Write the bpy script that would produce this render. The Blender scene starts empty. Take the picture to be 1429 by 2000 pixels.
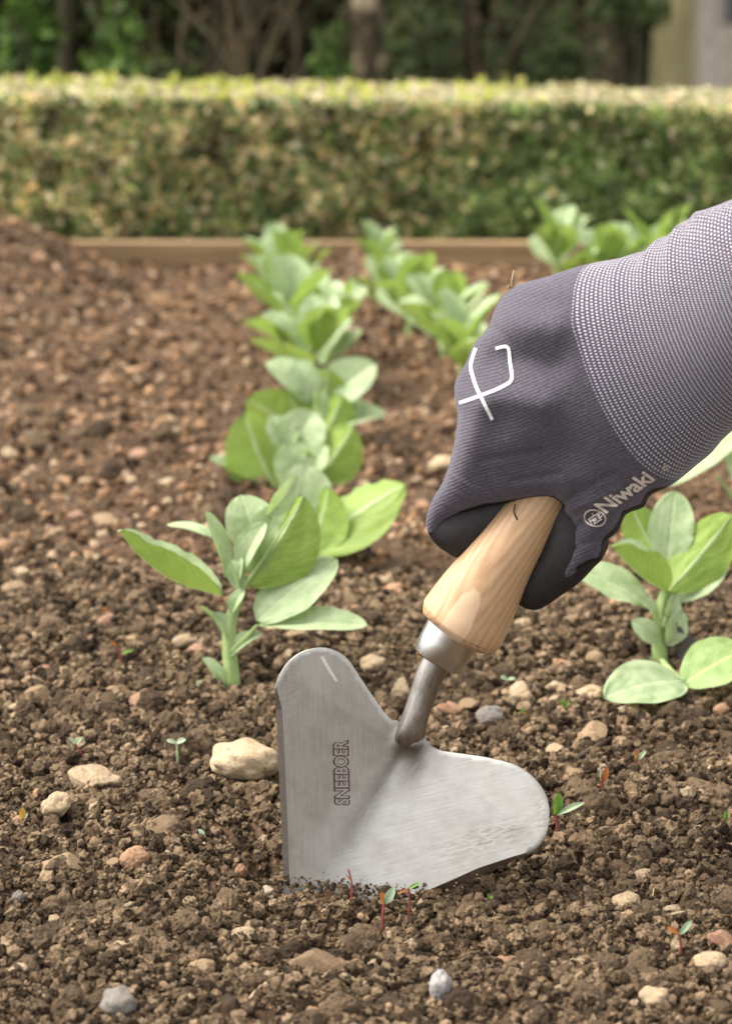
import bpy, bmesh, math, random
import numpy as np
from mathutils import Vector, Matrix
from mathutils.bvhtree import BVHTree
from mathutils.geometry import delaunay_2d_cdt

sc = bpy.context.scene
C = sc.collection
rad = math.radians
# ------------------------------------------------------------------ camera, world, sun, exposure
FPX, CX, CY = 3889.0, 714.5, 1000.0        # focal length in reference-picture pixels
PITCH = math.atan(1020.0 / FPX)
CAM_H = 0.370
Z0 = 0.845                                 # distance of the trowel
S = Z0 / FPX                               # metres per picture pixel at the trowel
cp, sp_ = math.cos(PITCH), math.sin(PITCH)
RV = np.array([1.0, 0, 0]); UV_ = np.array([0, sp_, cp]); FV = np.array([0, cp, -sp_])
cam = bpy.data.cameras.new('camera'); camo = bpy.data.objects.new('camera', cam); C.objects.link(camo)
camo.location = (0, 0, CAM_H); camo.rotation_euler = (rad(90) - PITCH, 0, 0)
cam.sensor_fit = 'VERTICAL'; cam.sensor_height = 36; cam.sensor_width = 36; cam.lens = 70
cam.clip_start = 0.02; cam.clip_end = 500
cam.dof.use_dof = True; cam.dof.focus_distance = 0.865; cam.dof.aperture_fstop = 10.8
sc.camera = camo
SUN_EL, SUN_AZ = 54, -78                    # degrees; azimuth measured from +Y towards +X (behind, right)
w = bpy.data.worlds.new("World"); sc.world = w; w.use_nodes = True
nt = w.node_tree; bg = nt.nodes['Background']
sky = nt.nodes.new('ShaderNodeTexSky'); sky.sky_type = 'NISHITA'; sky.sun_disc = False
sky.sun_elevation = rad(SUN_EL); sky.sun_rotation = rad(SUN_AZ); sky.dust_density = 3
hs = nt.nodes.new('ShaderNodeHueSaturation'); hs.inputs['Saturation'].default_value = 0.03
nt.links.new(sky.outputs[0], hs.inputs['Color']); nt.links.new(hs.outputs[0], bg.inputs['Color'])
bg.inputs['Strength'].default_value = 0.138
sun = bpy.data.lights.new('sun', 'SUN'); suno = bpy.data.objects.new('sun', sun); C.objects.link(suno)
sun.energy = 1.9; sun.angle = rad(38); sun.color = (1, .90, .74)
sd = Vector((math.sin(rad(SUN_AZ)) * math.cos(rad(SUN_EL)), math.cos(rad(SUN_AZ)) * math.cos(rad(SUN_EL)), math.sin(rad(SUN_EL))))
suno.rotation_euler = sd.to_track_quat('Z', 'Y').to_euler()
sc.view_settings.view_transform = 'Standard'; sc.view_settings.look = 'None'
sc.view_settings.exposure = 1.68; sc.view_settings.gamma = 1

# ------------------------------------------------------------------ helpers
def P(px, py, z):
    """a point z metres deep in view, where the lens puts it at px, py"""
    px, py, z = np.broadcast_arrays(np.asarray(px, float), np.asarray(py, float), np.asarray(z, float))
    a = (px - CX) / FPX * z; b = -(py - CY) / FPX * z
    return np.array([0, 0, CAM_H]) + z[..., None] * FV + a[..., None] * RV + b[..., None] * UV_
def D(px, py, d=0.0):
    return P(px, py, Z0 - np.asarray(d, float) * S)
def dirv(r, u, t):                          # camera-side direction: right, up, towards
    v = r * RV + u * UV_ - t * FV
    return v / np.linalg.norm(v)
def ground_z(py): return CAM_H * FPX / ((py + 20.0) * cp)
def ground(px, py):
    p = P(px, py, ground_z(py))
    return np.array([p[0], p[1], 0.0])

rng = np.random.default_rng(7)
_tab = rng.random((64, 64, 64))
def vnoise(x, y, z=0.0):
    x, y, z = np.broadcast_arrays(np.asarray(x, float), np.asarray(y, float), np.asarray(z, float))
    xi, yi, zi = np.floor(x).astype(int), np.floor(y).astype(int), np.floor(z).astype(int)
    fx, fy, fz = x - xi, y - yi, z - zi
    fx, fy, fz = [t * t * (3 - 2 * t) for t in (fx, fy, fz)]
    def g(a, b, c): return _tab[(xi + a) & 63, (yi + b) & 63, (zi + c) & 63]
    r = 0
    for a in (0, 1):
        for b in (0, 1):
            for c in (0, 1):
                r = r + g(a, b, c) * (fx if a else 1 - fx) * (fy if b else 1 - fy) * (fz if c else 1 - fz)
    return r * 2 - 1
def fbm(x, y, z=0.0, o=3):
    r, a = 0, 1.0
    for i in range(o):
        r = r + a * vnoise(x * 2 ** i + 7.3 * i, y * 2 ** i + 3.1 * i, np.asarray(z) * 2 ** i); a *= .5
    return r

def mesh_np(name, v, f, mat=None, parent=None, smooth=True, uv=None, col=None, link=True, vec=None):
    """v (n,3); f int array (m,k) or list of lists"""
    me = bpy.data.meshes.new(name)
    if isinstance(f, np.ndarray):
        k = f.shape[1]; n = len(f)
        me.vertices.add(len(v)); me.vertices.foreach_set('co', np.asarray(v, np.float32).ravel())
        me.loops.add(n * k); me.loops.foreach_set('vertex_index', f.astype(np.int32).ravel())
        me.polygons.add(n); me.polygons.foreach_set('loop_start', np.arange(0, n * k, k, dtype=np.int32))
        me.polygons.foreach_set('loop_total', np.full(n, k, np.int32))
    else:
        me.from_pydata([tuple(p) for p in v], [], [tuple(q) for q in f])
    me.update(calc_edges=True)
    me.polygons.foreach_set('use_smooth', np.full(len(me.polygons), smooth))
    if uv is not None:
        ul = me.uv_layers.new(name='UVMap'); li = np.zeros(len(me.loops), np.int32)
        me.loops.foreach_get('vertex_index', li)
        ul.data.foreach_set('uv', np.asarray(uv, np.float32)[li].ravel())
    if col is not None:
        a = me.color_attributes.new('tint', 'FLOAT_COLOR', 'POINT')
        c4 = np.ones((len(v), 4), np.float32); c4[:, :3] = col; a.data.foreach_set('color', c4.ravel())
    if vec is not None:
        for nm, arr in vec.items():
            a = me.attributes.new(nm, 'FLOAT_VECTOR', 'POINT'); a.data.foreach_set('vector', np.asarray(arr, np.float32).ravel())
    if mat: me.materials.append(mat)
    if not link: return me
    o = bpy.data.objects.new(name, me); C.objects.link(o)
    if parent: o.parent = parent
    return o
def tag(o, label=None, cat=None, group=None, kind=None):
    if label: o['label'] = label
    if cat: o['category'] = cat
    if group: o['group'] = group
    if kind: o['kind'] = kind
    return o
def empty(name, loc, label=None, cat=None, group=None):
    o = bpy.data.objects.new(name, None); o.empty_display_size = .01; C.objects.link(o); o.location = tuple(loc)
    return tag(o, label, cat, group)
def child(parent, name, v, f, mat, **k):
    """mesh given in world coordinates under an Empty that is only translated"""
    return mesh_np(name, np.asarray(v) - np.array(parent.location), f, mat, parent, **k)
def grandchild(part, root, name, v, f, mat, **k):
    return mesh_np(name, np.asarray(v) - np.array(root.location), f, mat, part, **k)

# ------------------------------------------------------------------ materials
class N:
    def __init__(s, name):
        s.m = bpy.data.materials.new(name); s.m.use_nodes = True; s.t = s.m.node_tree
        s.b = s.t.nodes['Principled BSDF']; s.out = s.t.nodes['Material Output']
    def n(s, typ, **k):
        x = s.t.nodes.new('ShaderNode' + typ)
        for a, b in k.items():
            if a in x.inputs.keys() if hasattr(x.inputs, 'keys') else False: s.set(x.inputs[a], b)
            else: setattr(x, a, b)
        return x
    def set(s, sock, v):
        if isinstance(v, bpy.types.NodeSocket): s.t.links.new(v, sock)
        elif isinstance(v, (tuple, list)) and sock.type == 'RGBA' and len(v) == 3: sock.default_value = (*v, 1)
        else: sock.default_value = v
    def noise(s, scale, vec=None, detail=4, rough=.6, dist=0.0):
        x = s.n('TexNoise'); x.inputs['Scale'].default_value = scale; x.inputs['Detail'].default_value = detail
        x.inputs['Roughness'].default_value = rough; x.inputs['Distortion'].default_value = dist
        if vec is not None: s.t.links.new(vec, x.inputs['Vector'])
        return x.outputs['Fac']
    def ramp(s, fac, stops):
        r = s.n('ValToRGB'); e = r.color_ramp.elements
        while len(e) < len(stops): e.new(.5)
        for i, (p, c) in enumerate(stops): e[i].position = p; e[i].color = (*c, 1) if len(c) == 3 else c
        s.t.links.new(fac, r.inputs['Fac']); return r.outputs['Color']
    def mix(s, fac, a, b, mode='MIX'):
        x = s.n('Mix'); x.data_type = 'RGBA'; x.blend_type = mode
        s.set(x.inputs[0], fac); s.set(x.inputs[6], a); s.set(x.inputs[7], b); return x.outputs[2]
    def math(s, op, a, b=0.0, c=0.0):
        x = s.n('Math'); x.operation = op; s.set(x.inputs[0], a); s.set(x.inputs[1], b)
        s.set(x.inputs[2], c); return x.outputs[0]
    def mapping(s, vec, scale=(1, 1, 1), rot=(0, 0, 0)):
        x = s.n('Mapping'); x.inputs['Scale'].default_value = scale; x.inputs['Rotation'].default_value = rot
        s.t.links.new(vec, x.inputs['Vector']); return x.outputs[0]
    def bump(s, h, strength=.3, dist=.001, nrm=None):
        x = s.n('Bump'); x.inputs['Strength'].default_value = strength; x.inputs['Distance'].default_value = dist
        s.t.links.new(h, x.inputs['Height'])
        if nrm is not None: s.t.links.new(nrm, x.inputs['Normal'])
        s.t.links.new(x.outputs[0], s.b.inputs['Normal']); return x.outputs[0]
    def obj(s): return s.n('TexCoord').outputs['Object']
    def uv(s): return s.n('TexCoord').outputs['UV']
    def pos(s): return s.n('NewGeometry').outputs['Position']
    def attr(s, name, out='Color'):
        x = s.n('Attribute'); x.attribute_name = name; return x.outputs[out]
    def fin(s, color=None, rough=.7, metal=0, spec=.3):
        if color is not None: s.set(s.b.inputs['Base Color'], color)
        s.set(s.b.inputs['Roughness'], rough); s.b.inputs['Metallic'].default_value = metal
        s.b.inputs['Specular IOR Level'].default_value = spec
        return s.m

def mat_soil():
    m = N('soil'); p = m.pos()
    c = m.ramp(m.noise(90, p, 8, .7), [(.3, (.026, .015, .009)), (.55, (.095, .060, .037)), (.78, (.20, .136, .085))])
    c2 = m.mix(m.ramp(m.noise(700, p, 3), [(.62, (0, 0, 0)), (.75, (1, 1, 1))]), c, (.26, .18, .12))
    m.bump(m.noise(900, p, 6, .75), .8, .0012)
    return m.fin(c2, .92, spec=.15)
def mat_crumb():
    m = N('soil_crumb'); p = m.pos(); t = m.attr('tint')
    c = m.mix(.8, t, m.ramp(m.noise(1100, p, 4, .7), [(.3, (.30, .29, .28)), (.7, (1.35, 1.3, 1.22))]), 'MULTIPLY')
    m.bump(m.noise(1300, p, 6, .85), 1.0, .0016)
    return m.fin(c, .92, spec=.15)
def mat_stone():
    m = N('stone'); p = m.obj(); oi = m.n('ObjectInfo')
    p = m.mapping(m.n('TexCoord').outputs['Object'])
    c = m.mix(.75, oi.outputs['Color'], m.ramp(m.noise(2.6, p, 8, .75), [(.28, (.40, .33, .27)), (.5, (.95, .92, .88)), (.75, (1.2, 1.18, 1.12))]), 'MULTIPLY')
    s = m.ramp(m.noise(4.5, p, 10, .85), [(.51, (0, 0, 0)), (.60, (.8, .8, .8))])
    c = m.mix(s, c, (.13, .085, .055))
    m.bump(m.noise(3.5, p, 10, .75), .9, .0022)
    return m.fin(c, .8, spec=.25)
def mat_leaf(name, top, under, vein, trans=.32):
    m = N(name); uv = m.uv(); g = m.n('NewGeometry'); p = m.pos()
    sep = m.n('SeparateXYZ'); m.t.links.new(uv, sep.inputs[0])
    v = m.math('ABSOLUTE', m.math('SUBTRACT', sep.outputs[1], .5))           # distance from midrib
    # side veins: slanted bands
    w = m.math('ADD', m.math('MULTIPLY', sep.outputs[0], 9.0), m.math('MULTIPLY', v, -9.0))
    w = m.math('ADD', w, m.math('MULTIPLY', m.noise(6, uv, 3), 1.6))
    vb = m.math('ABSOLUTE', m.math('SUBTRACT', m.math('FRACT', w), .5))
    side = m.ramp(vb, [(.0, (1, 1, 1)), (.10, (0, 0, 0))])
    mid = m.ramp(v, [(.0, (1, 1, 1)), (.022, (.9, .9, .9)), (.04, (0, 0, 0))])
    vv = m.math('MAXIMUM', m.math('MULTIPLY', side, .28), m.math('MULTIPLY', mid, .75))
    mott = m.ramp(m.noise(110, p, 5, .6), [(.3, (.60, .68, .55)), (.7, (1.22, 1.16, 1.22))])
    tc = m.mix(.8, m.mix(vv, top, vein), mott, 'MULTIPLY')
    uc = m.mix(.5, m.mix(vv, under, vein), mott, 'MULTIPLY')
    c = m.mix(g.outputs['Backfacing'], tc, uc)
    m.bump(m.math('ADD', m.noise(260, p, 4), m.math('MULTIPLY', vv, -.8)), .35, .0012)
    m.fin(c, .52, spec=.35)
    tr = m.n('BsdfTranslucent'); m.set(tr.inputs['Color'], m.mix(.5, (.40, .54, .12), c))
    mx = m.n('MixShader'); mx.inputs[0].default_value = trans
    m.t.links.new(m.b.outputs[0], mx.inputs[1]); m.t.links.new(tr.outputs[0], mx.inputs[2])
    m.t.links.new(mx.outputs[0], m.out.inputs['Surface']); return m.m
def mat_plain(name, a, b=None, scale=200, rough=.6, bump=.3, metal=0, spec=.3, bs=None, trans=0):
    m = N(name); p = m.pos(); b = b or tuple(x * .6 for x in a)
    c = m.ramp(m.noise(scale, p, 5, .65), [(.3, b), (.7, a)])
    if bump: m.bump(m.noise(bs or scale * 3, p, 5, .65), bump, .001)
    m.fin(c, rough, metal, spec)
    if trans:
        tr = m.n('BsdfTranslucent'); m.set(tr.inputs['Color'], c); mx = m.n('MixShader'); mx.inputs[0].default_value = trans
        m.t.links.new(m.b.outputs[0], mx.inputs[1]); m.t.links.new(tr.outputs[0], mx.inputs[2]); m.t.links.new(mx.outputs[0], m.out.inputs['Surface'])
    return m.m
def mat_tint(name, rough=.6, trans=.25, spec=.3):
    m = N(name); c = m.attr('tint'); m.fin(c, rough, spec=spec)
    if trans:
        tr = m.n('BsdfTranslucent'); m.set(tr.inputs['Color'], c); mx = m.n('MixShader'); mx.inputs[0].default_value = trans
        m.t.links.new(m.b.outputs[0], mx.inputs[1]); m.t.links.new(tr.outputs[0], mx.inputs[2]); m.t.links.new(mx.outputs[0], m.out.inputs['Surface'])
    return m.m
M = dict(soil=mat_soil(), crumb=mat_crumb(), stone=mat_stone(),
         leaf=mat_leaf('bean_leaf', (.37, .465, .265), (.225, .33, .055), (.48, .56, .35)),
         leafy=mat_leaf('yellowing_bean_leaf', (.22, .32, .11), (.22, .33, .06), (.38, .46, .18), .2),
         stem=mat_plain('bean_stem', (.38, .48, .20), (.26, .37, .12), 120, .5, .2, trans=.2))

# ------------------------------------------------------------------ terrain of the vegetable bed
def Hg(x, y):
    """smooth height of the soil"""
    x = np.asarray(x, float); y = np.asarray(y, float)
    near = np.clip((y - .95) / .5, 0, 1)
    h = .006 * fbm(x * 9 + 3, y * 9 + 1, 0, 2) * (.35 + near)
    h = h + .034 * np.exp(-(((x + .52) / .17) ** 2 + ((y - 2.62) / .17) ** 2))
    h = h + .042 * np.exp(-((x + .52 + .03 * np.sin(y * 5)) / .16) ** 2) * np.clip((y - 1.3) / .5, 0, 1) * np.clip((3.0 - y) / .3, 0, 1)
    h = h - .045 * np.exp(-(((x + .30) / .07) ** 2 + ((y - 2.62) / .16) ** 2))
    h = h + (.0020 + .0035 * vnoise(x * 70, y * 70, 4)) * np.exp(-(((x + .01) / .10) ** 2 + ((y - .745) / .02) ** 2)) * (1 - near)      # heaped before the blade
    h = h - .0072 * np.exp(-(((x + .0) / .11) ** 2 + ((y - .76) / .05) ** 2))
    h = h + (-.010 + .014 * vnoise(x * 6 + 5, 3.3, 1)) * np.exp(-((y - 2.78) / .09) ** 2)
    h = h - .010 * np.exp(-(((x + .045) / .02) ** 2 + ((y - .805) / .03) ** 2))                   # hollow left of blade
    return h
def worley(x, y, cell, seed=0, jit=.9):
    u, v = x / cell, y / cell
    ui, vi = np.floor(u).astype(int), np.floor(v).astype(int)
    best = np.full(u.shape, 9.0); bid = np.zeros(u.shape)
    for a in (-1, 0, 1):
        for b in (-1, 0, 1):
            ci, cj = ui + a, vi + b
            rx = _tab[ci & 63, cj & 63, (seed * 3) & 63]; ry = _tab[(ci + 17) & 63, (cj + 5) & 63, (seed * 3 + 1) & 63]
            rr = _tab[(ci + 31) & 63, (cj + 9) & 63, (seed * 3 + 2) & 63]
            d = (ci + .5 + (rx - .5) * jit - u) ** 2 + (cj + .5 + (ry - .5) * jit - v) ** 2
            d = d / (.35 + rr) ** 2
            m = d < best; best = np.where(m, d, best); bid = np.where(m, rr, bid)
    return np.sqrt(best), bid
def Hdisp(X, Y):
    Hh = Hg(X, Y)
    wx, wy = X + .002 * vnoise(X * 300, Y * 300, 3), Y + .002 * vnoise(X * 300, Y * 300, 9)
    for cell, amp, sd_ in ((.024, .0050, 1), (.009, .0036, 2), (.0042, .0026, 3), (.0022, .0013, 4)):
        d, b = worley(wx, wy, cell, sd_)
        Hh = Hh + amp * np.sqrt(np.clip(1 - d * d * .9, 0, 1)) * (.4 + b) - amp * .5
    return Hh + .0012 * fbm(X * 500, Y * 500, 1, 3) - .001
def build_soil():
    ys = [.42]
    while ys[-1] < 2.92: ys.append(ys[-1] * 1.0019)
    ys = np.array(ys); us = np.linspace(-.42, .42, 520)
    Y, U_ = np.meshgrid(ys, us, indexing='ij'); X = Y * U_
    X = X + Y * .0006 * vnoise(X * 900, Y * 900); Hh = Hdisp(X, Y)
    n, k = Y.shape
    v = np.stack([X, Y, Hh], -1).reshape(-1, 3)
    i = np.arange(n * k).reshape(n, k)
    f = np.stack([i[:-1, :-1], i[:-1, 1:], i[1:, 1:], i[1:, :-1]], -1).reshape(-1, 4)
    tag(mesh_np('bed_soil', v, f, M['soil']), kind='structure')
build_soil()
gm = N('ground_dirt'); gp = gm.pos()
gm.bump(gm.noise(60, gp, 6), .6, .01)
gm.fin(gm.ramp(gm.noise(6, gp, 8, .7), [(.3, (.05, .035, .02)), (.6, (.09, .075, .04)), (.8, (.07, .09, .03))]), .95)
tag(mesh_np('ground', [(-200, -200, -.03), (200, -200, -.03), (200, 400, -.03), (-200, 400, -.03)], [(0, 1, 2, 3)], gm.m), kind='structure')

def ico(sub):
    bm = bmesh.new(); bmesh.ops.create_icosphere(bm, subdivisions=sub, radius=1)
    v = np.array([q.co[:] for q in bm.verts]); f = np.array([[q.index for q in p.verts] for p in bm.faces]); bm.free(); return v, f
def lump(sub, seed, rough=.35, freq=1.3, facets=0, sc_=(1, 1, .75)):
    v, f = ico(sub); r = np.random.default_rng(seed)
    o = r.random(3) * 40
    k = 1 + rough * fbm(v[:, 0] * freq + o[0], v[:, 1] * freq + o[1], v[:, 2] * freq + o[2], 3 if sub > 1 else 2)
    v = v * k[:, None]
    for _ in range(facets):                     # shave flats off
        n = r.normal(size=3); n /= np.linalg.norm(n); h = r.uniform(.55, .85)
        e = v @ n - h; v = v - np.where(e > 0, e * .92, 0)[:, None] * n
    return v * np.array(sc_), f
def rotm(r, n, full=True):
    q = r.normal(size=(n, 4)); q /= np.linalg.norm(q, axis=1)[:, None]
    a, b, c, d = q.T
    return np.stack([1 - 2 * (c * c + d * d), 2 * (b * c - a * d), 2 * (b * d + a * c), 2 * (b * c + a * d), 1 - 2 * (b * b + d * d), 2 * (c * d - a * b),
                     2 * (b * d - a * c), 2 * (c * d + a * b), 1 - 2 * (b * b + c * c)], -1).reshape(n, 3, 3)
def scatter(name, temps, pts, sizes, cols, mat, seed, flat=1.0):
    r = np.random.default_rng(seed); vs, fs, cs = [], [], []; off = 0
    smooth = False; which = r.integers(0, len(temps), len(pts)); R = rotm(r, len(pts))
    for t, (tv, tf) in enumerate(temps):
        ix = np.where(which == t)[0]
        if not len(ix): continue
        v = np.einsum('nij,vj->nvi', R[ix], tv) * sizes[ix][:, None, None]
        v[..., 2] *= flat; v = v + pts[ix][:, None, :]
        fs.append((tf[None] + (np.arange(len(ix)) * len(tv))[:, None, None] + off).reshape(-1, 3))
        vs.append(v.reshape(-1, 3)); cs.append(np.repeat(cols[ix], len(tv), 0)); off += len(ix) * len(tv)
    return mesh_np(name, np.concatenate(vs), np.concatenate(fs), mat, smooth=smooth, col=np.concatenate(cs))
def fan(r, n, y0, y1, u=.27):
    y = np.exp(r.uniform(math.log(y0), math.log(y1), n)); x = y * r.uniform(-u, u, n); return x, y
def soilcol(r, n):
    t = r.random(n)[:, None]; a = np.array([.036, .023, .014]); b = np.array([.340, .245, .158])
    c = a + (b - a) * t ** 1.3
    p = r.random(n)[:, None]
    c = np.where(p > .91, np.array([.37, .265, .175]) * (.7 + .6 * t), c)
    return np.where(p > .982, np.array([.46, .36, .25]), c)
r = np.random.default_rng(11)
small = [lump(2, 50 + i, .62, 2.1, 0, (1, 1, .85)) for i in range(14)]
n = 76000; x, y = fan(r, n, .5, 1.25)
sz = (.0008 + .0021 * r.random(n) ** 2.0) * (y / .8) ** .8
clus = vnoise(x * 55, y * 55, 5)
sz *= 1 + .35 * clus
pts = np.stack([x, y, Hdisp(x, y) + sz * .35 + .0010 * r.random(n) ** 2], -1)
# crumbs clinging to the larger clods
nc = 1500; kx, ky = fan(r, nc, .52, 1.7)
ksz = (.0024 + .0058 * r.random(nc) ** 3.2) * (ky / .8) ** .4
kp = np.stack([kx, ky, Hg(kx, ky) + ksz * .25 + .0015], -1); tt_ = r.random((nc, 1))
kk = ~((np.abs(kx) < .09) & (ky > .765) & (ky < .83) & (ksz > .004)); kp, ksz, tt_ = kp[kk], ksz[kk], tt_[kk]
rep = 34; q = r.normal(size=(len(kp) * rep, 3)); q[:, 2] = np.abs(q[:, 2]) * .9; q /= np.linalg.norm(q, axis=1)[:, None]
cl_s = np.repeat(ksz, rep) * (.12 + .24 * r.random(len(q)) ** 1.5)
cl_p = np.repeat(kp, rep, 0) + q * (np.repeat(ksz, rep) * r.uniform(.82, 1.0, len(q)))[:, None] * np.array([1, 1, .8])
ok_ = cl_p[:, 1] < 1.35
pts = np.concatenate([pts, cl_p[ok_]]); sz = np.concatenate([sz, cl_s[ok_]]); n = len(sz)
tag(scatter('soil_crumbs', small, pts, sz, soilcol(r, n), M['crumb'], 1), 'fine brown soil crumbs covering the bed', 'soil crumbs', kind='stuff')
n = 30000; x, y = fan(r, n, 1.15, 2.9, .3)
sz = (.0012 + .0046 * r.random(n) ** 3.6) * (y / 1.6) ** .8
pts = np.stack([x, y, Hdisp(x, y) + sz * .30], -1); cc = soilcol(r, n); pk = r.random(n)[:, None]
cc = cc * np.array([1.26, 1.07, .97]); cc = np.where(pk > .87, np.array([.54, .39, .27]) * r.uniform(.5, 1.2, (n, 1)), cc)
tag(scatter('small_gravel', [lump(1, 70 + i, .3, 1.2, 1) for i in range(8)], pts, sz, cc, M['crumb'], 2), 'fine gravel and soil crumbs over the far part of the bed', 'gravel', kind='stuff')
def clodtemp(seed):
    v, f = ico(4); rr = np.random.default_rng(seed); o = rr.random(3) * 30
    k = 1 + .3 * fbm(v[:, 0] * 1.2 + o[0], v[:, 1] * 1.2 + o[1], v[:, 2] * 1.2 + o[2], 3)
    d, b = worley(v[:, 0] + o[0] + v[:, 2] * .7, v[:, 1] + o[1] - v[:, 2] * .6, .33, seed)
    k = k + .20 * np.sqrt(np.clip(1 - d * d, 0, 1)) + .09 * fbm(v[:, 0] * 9, v[:, 1] * 9, v[:, 2] * 9, 2)
    return v * k[:, None] * np.array((1, 1, .8)), f
cc = np.array([.060, .041, .027]) + tt_ * np.array([.15, .108, .070])
tag(scatter('soil_clods', [clodtemp(90 + i) for i in range(9)], kp, ksz, cc, M['crumb'], 3), 'rough lumps of dark brown soil', 'soil clods', kind='stuff')
# ------------------------------------------------------------------ stones
stone_temps = [mesh_np('stone', *lump(5, 200 + i, .26, 1.0, 1 if i % 3 else 4), M['stone'], link=False) for i in range(12)]
CREAM, TAN, PEACH, GREY, BROWN, YEL, WHITE = (.46, .355, .235), (.33, .235, .145), (.44, .26, .16), (.22, .205, .19), (.19, .128, .08), (.46, .36, .24), (.52, .44, .35)
def stone(px, py, wpx, hpx, col, label, tmp=None, name='stone', group=None, rot=None, tilt=0.0, sink=.30):
    g = ground(px, py + hpx * .35); s = ground_z(py + hpx * .35) / FPX; rr = random.Random(int(px * 7 + py * 13))
    o = bpy.data.objects.new(name, stone_temps[(tmp if tmp is not None else rr.randrange(12)) % 12]); C.objects.link(o)
    rx = wpx * s / 2; rz = hpx * s / 2 * .95
    o.scale = (rx * .95, (rx + rz) / 2, rz * 1.15); o.rotation_euler = (rr.uniform(-.2, .2), tilt, (rr.uniform(-.5, .5) if rot is None else rot))
    o.location = (g[0], g[1], float(Hg(g[0], g[1])) + rz * (1 - sink) + .0022)
    k = rr.uniform(.92, 1.08); o.color = (col[0] * k, col[1] * k, col[2] * k, 1)
    return tag(o, label, 'pebble' if name == 'pebble' else 'stone', group)
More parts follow.
